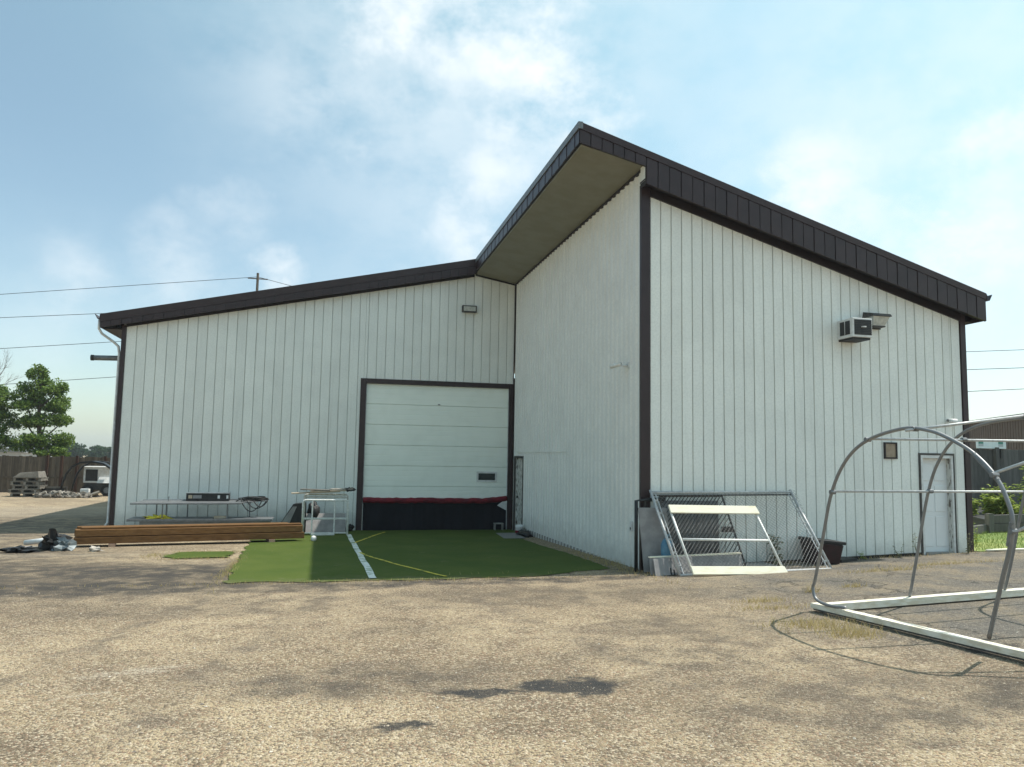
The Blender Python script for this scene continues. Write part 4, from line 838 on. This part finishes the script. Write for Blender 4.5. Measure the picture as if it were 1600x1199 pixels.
def tree(base, clumps, n_per, size, label, seed, leafm='leaf', trunk_r=.22, group=None, top=None):
    rnd = random.Random(seed); t = thing('tree', label, 'tree', base, group); bx, by, bz = base
    tp = top or max(c[2] for c, r in clumps)
    m = MB(); P = [(bx+.15*math.sin(i*.9), by+.1*math.cos(i*1.3), bz+(tp-bz)*i/7) for i in range(8)]
    m.tube(P, trunk_r, 9, r2=.03)
    for c, r in clumps:
        s = Vector(P[min(6, max(1, int(7*(c[2]-r[2]-bz)/(tp-bz))))]); e = Vector(c)
        m.tube([s, s.lerp(e, .5)+Vector((0, 0, -.12*r[2])), e], trunk_r*.3, 6, r2=.02)
    m.build('trunk', 'bark', t, smooth=True)
    cr = MB(); cols = []
    for c, r in clumps:
        vol = r[0]*r[2]; n = int(n_per*vol)
        for s in range(6):   # break each clump into twig sprays
            d = Vector((rnd.gauss(0, 1), rnd.gauss(0, 1), rnd.gauss(0, .8))).normalized()*.62
            leaves(cr, cols, (c[0]+d.x*r[0], c[1]+d.y*r[1], c[2]+d.z*r[2]), (r[0]*.5, r[1]*.5, r[2]*.42), n//6, size, rnd)
        leaves(cr, cols, c, r, n//4, size, rnd)
    cr.c = cols; cr.build('crown', leafm, t, recalc=False)
    return t
gl = -.264
tree((-21.6, 25, gl), [((-21.9, 25, 6.25), (.55, .6, .75)), ((-21.4, 25, 5.6), (.95, .9, .55)), ((-22.3, 25, 5.3), (.8, .8, .6)), ((-20.8, 25, 5.5), (.5, .6, .65)), ((-21.3, 25.2, 4.7), (1.2, 1, .55)), ((-20.6, 24.9, 4.55), (.6, .6, .55)), ((-22.4, 25, 4.4), (.9, .9, .5)), ((-21.2, 24.8, 3.75), (1.25, .9, .42)), ((-20.4, 25, 3.7), (.6, .5, .38)), ((-22.4, 25.2, 3.5), (.9, .9, .45)), ((-21.0, 24.6, 2.75), (1.35, 1, .45)), ((-20.3, 24.8, 2.45), (.6, .6, .5)), ((-22.0, 24.7, 2.4), (1.2, 1, .55)), ((-20.7, 24.5, 1.95), (1.0, .8, .4))], 2300, .08, 'leafy green tree with tapering top standing behind the left fence', 61)
tree((-24.2, 25.5, gl), [((-24.3, 25.5, 5.2), (.8, .9, .6)), ((-23.7, 25.3, 4.7), (.9, .9, .6)), ((-24.6, 25.4, 4.1), (1.2, 1, .7)), ((-23.6, 25.3, 3.7), (.9, .8, .6)), ((-24.2, 25.3, 2.9), (1.3, 1, .7)), ((-23.4, 25.1, 2.4), (.9, .8, .6)), ((-24.6, 25.2, 2.0), (1, .8, .6))], 2100, .085, 'darker green tree cut by the left edge of the picture', 67)
t = thing('tree', 'bare twiggy tree top at the far left edge', 'tree', (-27.0, 31, gl)); rnd = random.Random(71); m = MB()
m.tube([(-27, 31, gl), (-26.5, 31, 3.0), (-26.3, 31, 6.2)], .16, 7, r2=.07); m.build('trunk', 'bark', t); m = MB()
def twig(p, d, L_, r, lv):
    q = p+d*L_; m.tube([p, p.lerp(q, .5)+Vector((rnd.gauss(0, .03), 0, rnd.gauss(0, .03)))*L_, q], r, 4, r2=r*.5)
    if lv:
        for _ in range(3): twig(p.lerp(q, rnd.uniform(.4, 1)), (d+Vector((rnd.gauss(0, .45), rnd.gauss(0, .3), rnd.gauss(.1, .3)))).normalized(), L_*.62, r*.55, lv-1)
for i in range(7): twig(Vector((-26.3, 31, 4.6+.25*i)), Vector((rnd.uniform(-.5, .6), rnd.uniform(-.3, .3), 1)).normalized(), 1.4, .020, 3)
m.build('branches', 'bark', t, recalc=False)
rnd = random.Random(77)
NF = 17
for i in range(NF):
    x = -44-2.3*i; h_ = 3.1+.9*math.exp(-((x+60)/4.5)**2)+rnd.uniform(-.25, .25); yy = 160+rnd.uniform(-6, 6)
    cl_ = [((x+rnd.uniform(-1.2, 1.2), yy, h_*f), (1.9, 1.6, .85)) for f in (.2, .4, .55, .7)]+[((x, yy, h_*.84), (1.4, 1.2, .5))]
    ordn = ['first', 'second', 'third', 'fourth', 'fifth', 'sixth', 'seventh', 'eighth', 'ninth', 'tenth', 'eleventh', 'twelfth', 'thirteenth', 'fourteenth', 'fifteenth', 'sixteenth', 'last'][i]
    tree((x, yy, gl), cl_, 260, .22, 'distant tree in the hazy row beyond the left fence, %s from the right' % ordn, 80+i, 'leaf_far', .2, 'far tree row')

def weed(x, y, h_, nl, mat, label, group, seed, cat='weed', lsize=.05, spread=.12, nst=3, base=None):
    rnd = random.Random(seed); z = gz(x, y) if base is None else base; t = thing('weed_plant', label, cat, (x, y, z), group); m = MB(); cols = []; lv = MB()
    for s in range(nst):
        ex = x+rnd.uniform(-spread, spread); ey = y+rnd.uniform(-spread, spread)*.6; hh = h_*rnd.uniform(.7, 1)
        P = [Vector((x+(ex-x)*f+.01*math.sin(6*f+s), y+(ey-y)*f, z+hh*f)) for f in (0, .25, .5, .75, 1)]
        m.tube(P, .006, 5, r2=.002)
        for i in range(nl):
            f = rnd.uniform(.12, 1); p = P[0].lerp(P[-1], f); a = rnd.uniform(0, 6.28); d = Vector((math.cos(a), math.sin(a), rnd.uniform(-.2, .6))).normalized(); u_ = d.cross(Vector((0, 0, 1))).normalized()
            L_ = lsize*rnd.uniform(.6, 1.3)*(1.25-.6*f); b = len(lv.v)
            lv.v += [tuple(p), tuple(p+d*L_*.5+u_*L_*.28), tuple(p+d*L_+Vector((0, 0, -.25*L_))), tuple(p+d*L_*.5-u_*L_*.28)]; lv.f.append((b, b+1, b+2, b+3)); g_ = rnd.random(); cols += [g_]*3+[1]+[g_]*3+[1]+[g_]*3+[1]+[g_]*3+[1]
    m.build('stem', mat_stem, t, recalc=False) if False else None
    sm_ = m; sm_.c = [.5, .5, .5, 1]*len(sm_.v); sm_.build('stem', mat, t, recalc=False)
    lv.c = cols; lv.build('foliage', mat, t, recalc=False); return t
weed(2.62, -10.42, .62, 26, 'weed_dull', 'tall drooping weed behind the chain link panel by the wall', None, 91, lsize=.13, spread=.14)
weed(4.55, -10.40, .16, 10, 'weed', 'low weed at the wall right of the maroon tub', 'wall foot weeds', 92)
weed(5.35, -10.42, .30, 14, 'weed_dull', 'dry weed at the foot of the end wall below the tan vent', 'wall foot weeds', 93)
weed(5.75, -10.42, .5, 12, 'weed_dull', 'thin weed stalk just left of the white door', 'wall foot weeds', 94, lsize=.06)
weed(6.96, -10.42, .42, 14, 'weed_dull', 'grey weed stalks just right of the white door', 'wall foot weeds', 95, lsize=.06)
weed(7.95, -9.6, .55, 18, 'weed', 'single upright green weed on the lawn by the building corner', None, 96, lsize=.08)
rnd = random.Random(101)
# dry tufts on the asphalt
m = MB(); cols = []
for (cx, cy, rx, ry, n, h_) in ((-.05, -15.55, .55, .35, 420, .09), (.05, -16.1, .35, .22, 260, .11), (3.9, -11.9, .9, .12, 260, .07), (5.4, -11.6, 1.3, .12, 320, .07), (.25, -13.9, .35, .12, 140, .08), (2.2, -13.2, .22, .08, 80, .08), (.1, -14.4, .5, .15, 160, .07), (-.28, -9.0, .22, 2.6, 420, .10), (3.4, -10.42, 5.0, .10, 420, .07), (-9.0, -6.6, .25, .5, 120, .05), (-7.25, -8.8, .14, 2.2, 420, .06), (-8.0, -6.0, .9, .2, 160, .05), (-8.0, -7.3, .9, .2, 160, .05), (-4.5, -11.0, 5.0, .12, 420, .05), (1.35, -13.4, .1, .08, 40, .16)):
    for _ in range(n):
        x = cx+rnd.gauss(0, rx*.5); y = cy+rnd.gauss(0, ry*.5); z = gz(x, y); a = rnd.uniform(0, 6.28); L_ = h_*rnd.uniform(.4, 1.2); b = len(m.v); w_ = .004
        ex, ey = math.cos(a)*L_*.6, math.sin(a)*L_*.6
        m.v += [(x-w_, y, z), (x+w_, y, z), (x+ex, y+ey, z+L_)]; m.f.append((b, b+1, b+2)); g_ = rnd.random(); cols += [g_, g_, g_, 1]*3
m.c = cols; props(m.build('dry_grass', 'straw', kind='stuff', recalc=False), 'dry straw grass tufts on the cracked asphalt', 'grass')

# ------------------------------------------------------------------ lawn, raised bed, fence and shed on the right
k = NT('lawn'); v = k.vec(); k.l.new(k.mix(k.ramp(k.noise(v, 1.3, 6), .35, .7), (.13, .19, .04, 1), (.26, .27, .08, 1)), k.b.inputs['Base Color']); k.b.inputs['Roughness'].default_value = .95
rows = [(7.3+.05*rnd.uniform(-1, 1), -10.35+8*j/16, 24, -11.6+9.2*j/16) for j in range(17)]
o = gsheet(rows, 30, .012).build('lawn', 'lawn', kind='structure', recalc=False)
m = MB(); cols = []
for _ in range(9000):
    x = rnd.uniform(7.3, 15); y = rnd.uniform(-10.5, -5.5)
    if y < -10.35-.078*(x-7.3)+.05: continue
    z = gz(x, y)+.01; a = rnd.uniform(0, 6.28); L_ = rnd.uniform(.04, .11); b = len(m.v); w_ = .006
    m.v += [(x-w_, y, z), (x+w_, y, z), (x+math.cos(a)*L_*.5, y+math.sin(a)*L_*.5, z+L_)]; m.f.append((b, b+1, b+2)); g_ = rnd.random(); cols += [g_, g_, g_, 1]*3
m.c = cols; props(m.build('grass', 'lawn_blade', kind='stuff', recalc=False), 'mown green grass right of the building corner', 'grass')
t = thing('hose', 'pale hose lying along the edge of the lawn', 'hose', (8.2, -10.3, gz(8.2, -10.3))); MB().tube([(7.4+.25*i, -10.42-.10*i*.25+.03*math.sin(i*1.4), gz(7.4+.25*i, -10.4)+.035) for i in range(16)], .022, 7).build('tube', 'plank_cream', t, smooth=True)
t = thing('raised_bed', 'grey timber raised bed along the fence on the right', 'raised bed', (13, -6.2, gz(13, -6.2)))
for i, (p, q, z) in enumerate((((9.6, -7.6), (10.55, -7.2), .12), ((10.65, -7.25), (13.5, -7.75), .14), ((10.65, -7.23), (13.5, -7.73), .35), ((13.5, -7.8), (19, -8.6), .14), ((13.5, -7.78), (19, -8.58), .35))):
    MB().bar((p[0], p[1], gz(*p)+z), (q[0], q[1], gz(*q)+z), .12, .20).build('timber', 'fence_grey', t)
MB().box(10.58, 10.72, -7.32, -7.18, .2, .85).build('post', 'fence_grey', t)
MB().hexa([(10.7, -7.15, .3), (19, -8.4, .5), (19, -3.5, .5), (12.5, -3.5, .3), (10.7, -7.15, .68), (19, -8.4, .92), (19, -3.5, .92), (12.5, -3.5, .72)]).build('soil', 'rubber', t)
wl_ = ['leafiest', 'tallest spiky', 'low bushy', 'pale', 'thin', 'broad', 'dark stemmed', 'short', 'leaning', 'dense', 'feathery', 'sparse']
for i in range(30):
    x = 11.2+5.2*rnd.random(); y = -6.6-.15*(x-11.2)+rnd.uniform(-.3, 1.6)
    weed(x, y, rnd.choice((.45, .55, .7, 1.0)) if x < 13.3 else rnd.uniform(.8, 1.5), 46, 'weed', 'tall yellow green weed growing in the raised bed before the right fence', 'raised bed weeds', 200+i, lsize=.19, spread=.26, nst=5, base=.62)
def fence(x0, x1, y0, y1, z0, z1, bw, mat, label, posts, rails, name='board_fence', postm='post_brown', front=-1, jit=.03):
    t = thing(name, label, 'fence', (x0, y0, z0)); rn = random.Random(int(abs(x0)*10)); d = Vector((x1-x0, y1-y0, 0)); L_ = d.length; d.normalize(); nv = Vector((-d.y, d.x, 0))
    n = int(L_/bw)
    for i in range(n):
        p = Vector((x0, y0, 0))+d*(i*bw+bw*.48); q = nv*rn.uniform(-.006, .006); zt = z1+rn.uniform(-jit, jit)
        MB().hexa([p-d*bw*.492+q+Vector((0, 0, z0)), p+d*bw*.492+q+Vector((0, 0, z0)), p+d*bw*.492+q+nv*.02+Vector((0, 0, z0)), p-d*bw*.492+q+nv*.02+Vector((0, 0, z0)),
                   p-d*bw*.492+q+Vector((0, 0, zt)), p+d*bw*.492+q+Vector((0, 0, zt+rn.uniform(-.01, .01))), p+d*bw*.492+q+nv*.02+Vector((0, 0, zt)), p-d*bw*.492+q+nv*.02+Vector((0, 0, zt))]).build('board', mat, t)
    for px in posts:
        p = Vector((x0, y0, 0))+d*(px-x0); MB().bar(p+nv*(-.07)+Vector((0, 0, z0)), p+nv*(-.07)+Vector((0, 0, z1+.06)), .12, .12, up=(0, 1, 0)).build('post', postm, t)
    for rz in rails: MB().bar(Vector((x0, y0, rz))-nv*.03, Vector((x1, y1, rz))-nv*.03, .04, .09).build('rail', mat, t)
    return t
fence(13.0, 24, -3.2, -3.6, .3, 2.58, .14, 'fence_grey', 'tall weathered grey board fence on the right behind the weeds', [14.9, 17.3, 19.7], [], postm='fence_grey', jit=.012)
t = thing('sign_board', 'white banner sign with green ends above the right fence', 'sign', (14.9, -3.3, 2.6))
MB().box(14.15, 15.27, -3.36, -3.33, 2.60, 2.89).build('panel', 'sign_white', t)
MB().box(14.22, 14.40, -3.366, -3.362, 2.74, 2.875).box(14.97, 15.15, -3.366, -3.362, 2.74, 2.875).build('green_block', 'sign_green', t)
MB().box(14.22, 14.40, -3.366, -3.362, 2.66, 2.735).box(14.97, 15.15, -3.366, -3.362, 2.66, 2.735).build('pale_block', 'house_wall', t)
for px in (14.3, 15.1): MB().box(px, px+.05, -3.328, -3.29, 2.3, 2.75).build('batten', 'fence_grey', t)
t = thing('brown_shed', 'brown ribbed metal building with dark roof beyond the right fence', 'building', (27, 8, .3))
SA = Vector((31.2, 17.6, 0)); SB = Vector((24.2, 2.6, 0)); sd_ = (SB-SA).normalized(); sn = Vector((-sd_.y, sd_.x, 0)); SL = (SB-SA).length
if sn.x > 0: sn = -sn
bk = -sn*14
def q8(p, q, z0, z1, e): return [(*p.xy, z0), (*q.xy, z0), (*(q+e).xy, z0), (*(p+e).xy, z0), (*p.xy, z1), (*q.xy, z1), (*(q+e).xy, z1), (*(p+e).xy, z1)]
sh = MB().hexa(q8(SA, SB, .25, 4.32, bk)).build('wall', 'brown_siding', t)
for i in range(int(SL/.3)):
    p = SA+sd_*(.3*i+.03)+sn*.02; MB().hexa(q8(p, p+sd_*.24, .25, 4.30, -sn*.018)).build('cladding_panel', 'brown_siding', sh)
MB().hexa(q8(SA-sd_*.4+sn*.3, SB+sd_*.4+sn*.3, 4.33, 4.47, bk*1.04)).build('roof', 'dark_roof', t)

# ------------------------------------------------------------------ back left: fence, pallets, debris, machine, house
fence(-34, -10.5, 22.6, 23.4, -.27, 1.68, .16, 'fence_wood', 'weathered brown board fence across the back left of the yard', [-27.5, -25.1, -22.9, -20.45, -19.75, -19.0, -17.6], [.55])
t0 = None; rnd = random.Random(110)
lab = ['lowest', 'second', 'third', 'fourth', 'topmost']
for i in range(5):
    z0 = -.264+i*.19; x0 = -20.7+rnd.uniform(-.12, .12)+.05*i; y0 = 18.6
    t = thing('pallet', 'grey wooden pallet, %s of the stack by the left fence' % lab[i], 'pallet', (x0+.65, y0+.5, z0), 'stacked pallets')
    for b in (0, .55, 1.1): MB().box(x0+.02+b*1.0, x0+.12+b*1.0, y0, y0+1.0, z0+.024, z0+.145).build('stringer', 'old_wood', t)
    for b in range(5): MB().box(x0, x0+1.24, y0+b*.22, y0+b*.22+.12, z0+.146, z0+.172).build('slat', 'old_wood', t)
    for b in range(3): MB().box(x0, x0+1.24, y0+b*.44, y0+b*.44+.12, z0, z0+.023).build('slat', 'old_wood', t)
t = thing('wood_sheet', 'bent weathered sheet on top of the pallet stack', 'sheet', (-20.4, 19, .67)); MB().hexa([(-20.5, 18.55, .675), (-19.35, 18.5, .68), (-19.35, 19.6, .68), (-20.5, 19.6, .675), (-20.2, 18.6, .92), (-19.42, 18.55, .98), (-19.42, 19.5, .98), (-20.2, 19.5, .92)]).build('sheet', 'old_wood', t)
M('rubble', (.22, .20, .17), (.12, .105, .09), 9, .9, bump=.4)
kinds = [('pale', 'rubble'), ('grey', 'old_wood'), ('dark', 'dark_steel')]
for i in range(26):
    x = -19.3+2.5*(i/25)+rnd.uniform(-.12, .12); y = 18.2+rnd.uniform(-.3, .6); r = rnd.uniform(.10, .26); z = gl
    nm, mt = kinds[rnd.choice((0, 0, 1, 1, 2))]
    if rnd.random() < .65:
        o = MB().lump((x, y, z+r*.5), (r*1.2, r, r*.8), .6, 300+i, 10, 7, r*.5).build('rubble_stone', mt, org=(x, y, z)); props(o, 'rough stone lump in the debris heap by the left fence', 'stone', 'debris heap stones')
    else:
        o = MB().tube([(x-.25, y, z+.07), (x+.22, y+rnd.uniform(-.2, .2), z+rnd.uniform(.07, .3))], .07, 9).build('log', 'old_wood', org=(x, y, z)); props(o, 'short grey log in the debris heap by the left fence', 'log', 'debris heap logs')
t = thing('white_block', 'white plastic container at the back of the debris heap', 'container', (-17.6, 18.9, gl)); MB().box(-17.6, -17.2, 18.9, 19.2, gl, gl+.40).build('box', 'plastic_white', t, bevel=.02)
t = thing('rusty_crate', 'dark open crate behind the debris heap', 'crate', (-19.2, 19.3, gl))
for z in (0, .2, .4): MB().box(-19.75, -18.45, 19.3, 19.34, gl+z, gl+z+.09).build('slat', 'old_wood', t)
MB().box(-19.75, -18.45, 19.345, 19.9, gl, gl+.45).build('inside', 'dark_steel', t)
t = thing('small_trailer', 'white boxy trailer cab with dark square window by the left fence', 'trailer', (-17.0, 20.2, gl))
MB().box(-17.75, -16.3, 19.8, 20.6, .40, 1.24).build('body', 'plastic_white', t, bevel=.04); MB().box(-17.64, -17.08, 19.78, 19.798, .50, 1.08).build('window', 'black_plastic', t)
MB().hexa([(-17.05, 19.6, .40), (-16.3, 19.6, .40), (-16.3, 19.799, .40), (-17.05, 19.799, .40), (-16.98, 19.74, .70), (-16.3, 19.74, .70), (-16.3, 19.799, .70), (-16.98, 19.799, .70)]).build('fender', 'plastic_white', t)
MB().box(-17.7, -16.3, 19.85, 20.55, .05, .395).build('chassis', 'dark_steel', t)
for px in (-17.5, -16.6):
    wh = MB().tube([(px, 19.75, .03), (px, 19.95, .03)], .29, 18).build('wheel', 'rubber', t); MB().tube([(px, 19.735, .03), (px, 19.749, .03)], .15, 14).build('rim', 'galv_dull', wh)
t = thing('arched_canopy', 'black arched canopy frame in front of the white trailer', 'canopy', (-18, 19.5, gl))
def arch(y): return [(-18.62, y, gl), (-18.52, y, .3), (-18.36, y, .85), (-18.12, y, 1.2), (-17.75, y, 1.42), (-17.2, y, 1.47), (-16.7, y, 1.38), (-16.35, y, 1.15), (-16.15, y, .6), (-16.1, y, gl)]
for y in (19.2, 21.0): MB().tube(arch(y), .05, 8).build('hoop', 'black_plastic', t, smooth=True)
m = MB(); A0 = arch(19.15)[2:8]; A1 = arch(19.7)[2:8]; m.v = [(x, y, z+.05) for x, y, z in A0]+[(x, y, z+.05) for x, y, z in A1]; m.f = [(i, i+1, i+7, i+6) for i in range(5)]
m.build('cover', 'black_plastic', t, smooth=True, recalc=False)
t = thing('house', 'pale grey house roof peeping over the left fence under the trees', 'house', (-30, 44, gl))
MB().box(-38, -29.0, 44, 52, gl, 1.8).build('wall', 'house_wall', t); MB().prism([(-38.4, 43.6, 1.8), (-28.6, 43.6, 1.8), (-31, 43.6, 2.45), (-36, 43.6, 2.45)], (0, 9, 0)).build('roof', 'roof_sheet', t)

# ------------------------------------------------------------------ utility pole and wires
t = thing('utility_pole', 'wooden utility pole top rising behind the left roof', 'pole', (-13.62, 60, gl))
MB().tube([(-13.62, 60, gl), (-13.62, 60, 20.9)], .19, 10, r2=.13).build('mast', 'bark', t); MB().bar((-14.6, 60, 20.3), (-12.6, 60, 20.3), .12, .1).build('crossarm', 'bark', t)
def wire(p, q, sag, label):
    p = Vector(p); q = Vector(q); pts = [p.lerp(q, i/20)-Vector((0, 0, sag*4*(i/20)*(1-i/20))) for i in range(21)]
    props(MB().tube(pts, .028, 5).build('power_line', 'wire_black', org=p), label, 'wire', 'overhead wires')
wire((-13.62, 60, 20.5), (-61.3, 60, 13.6), .0, 'topmost overhead wire running left from the pole top')
wire((-13.62, 60, 20.5), (10, 60, 16.5), .3, 'short overhead wire dropping right from the pole top behind the roof')
wire((-13.62, 60, 17.3), (-61, 60, 12.2), .0, 'second overhead wire meeting the left roof corner')
wire((-13.62, 60, 14.5), (-61, 60, 8.9), .0, 'third overhead wire at the height of the exhaust stub')
wire((-13.62, 60, 10.9), (-61, 60, 5.45), .0, 'lowest overhead wire passing the tree top on the left')
for i, (za, zb2) in enumerate(((11.57, 12.02), (10.06, 10.47), (8.23, 8.66))):
    s = (zb2-za)/5.7; wire((30, 30, za-s*16), (70, 30, za+s*24), .0, '%s faint overhead wire right of the building' % ('upper', 'middle', 'lower')[i])

# ------------------------------------------------------------------ summer haze
hm = bpy.data.materials.new('haze_air'); hm.use_nodes = True; MATS['haze_air'] = hm
for n_ in list(hm.node_tree.nodes):
    if n_.type == 'BSDF_PRINCIPLED': hm.node_tree.nodes.remove(n_)
pv = hm.node_tree.nodes.new('ShaderNodeVolumePrincipled'); pv.inputs['Color'].default_value = (.86, .93, 1, 1); pv.inputs['Density'].default_value = .0005; pv.inputs['Anisotropy'].default_value = .2
hm.node_tree.links.new(pv.outputs[0], hm.node_tree.nodes['Material Output'].inputs['Volume'])
props(MB().box(-905, 905, -205, 1205, -1.3, 22.6).build('haze', 'haze_air', kind='stuff'), 'thin pale summer haze in the air', 'haze')
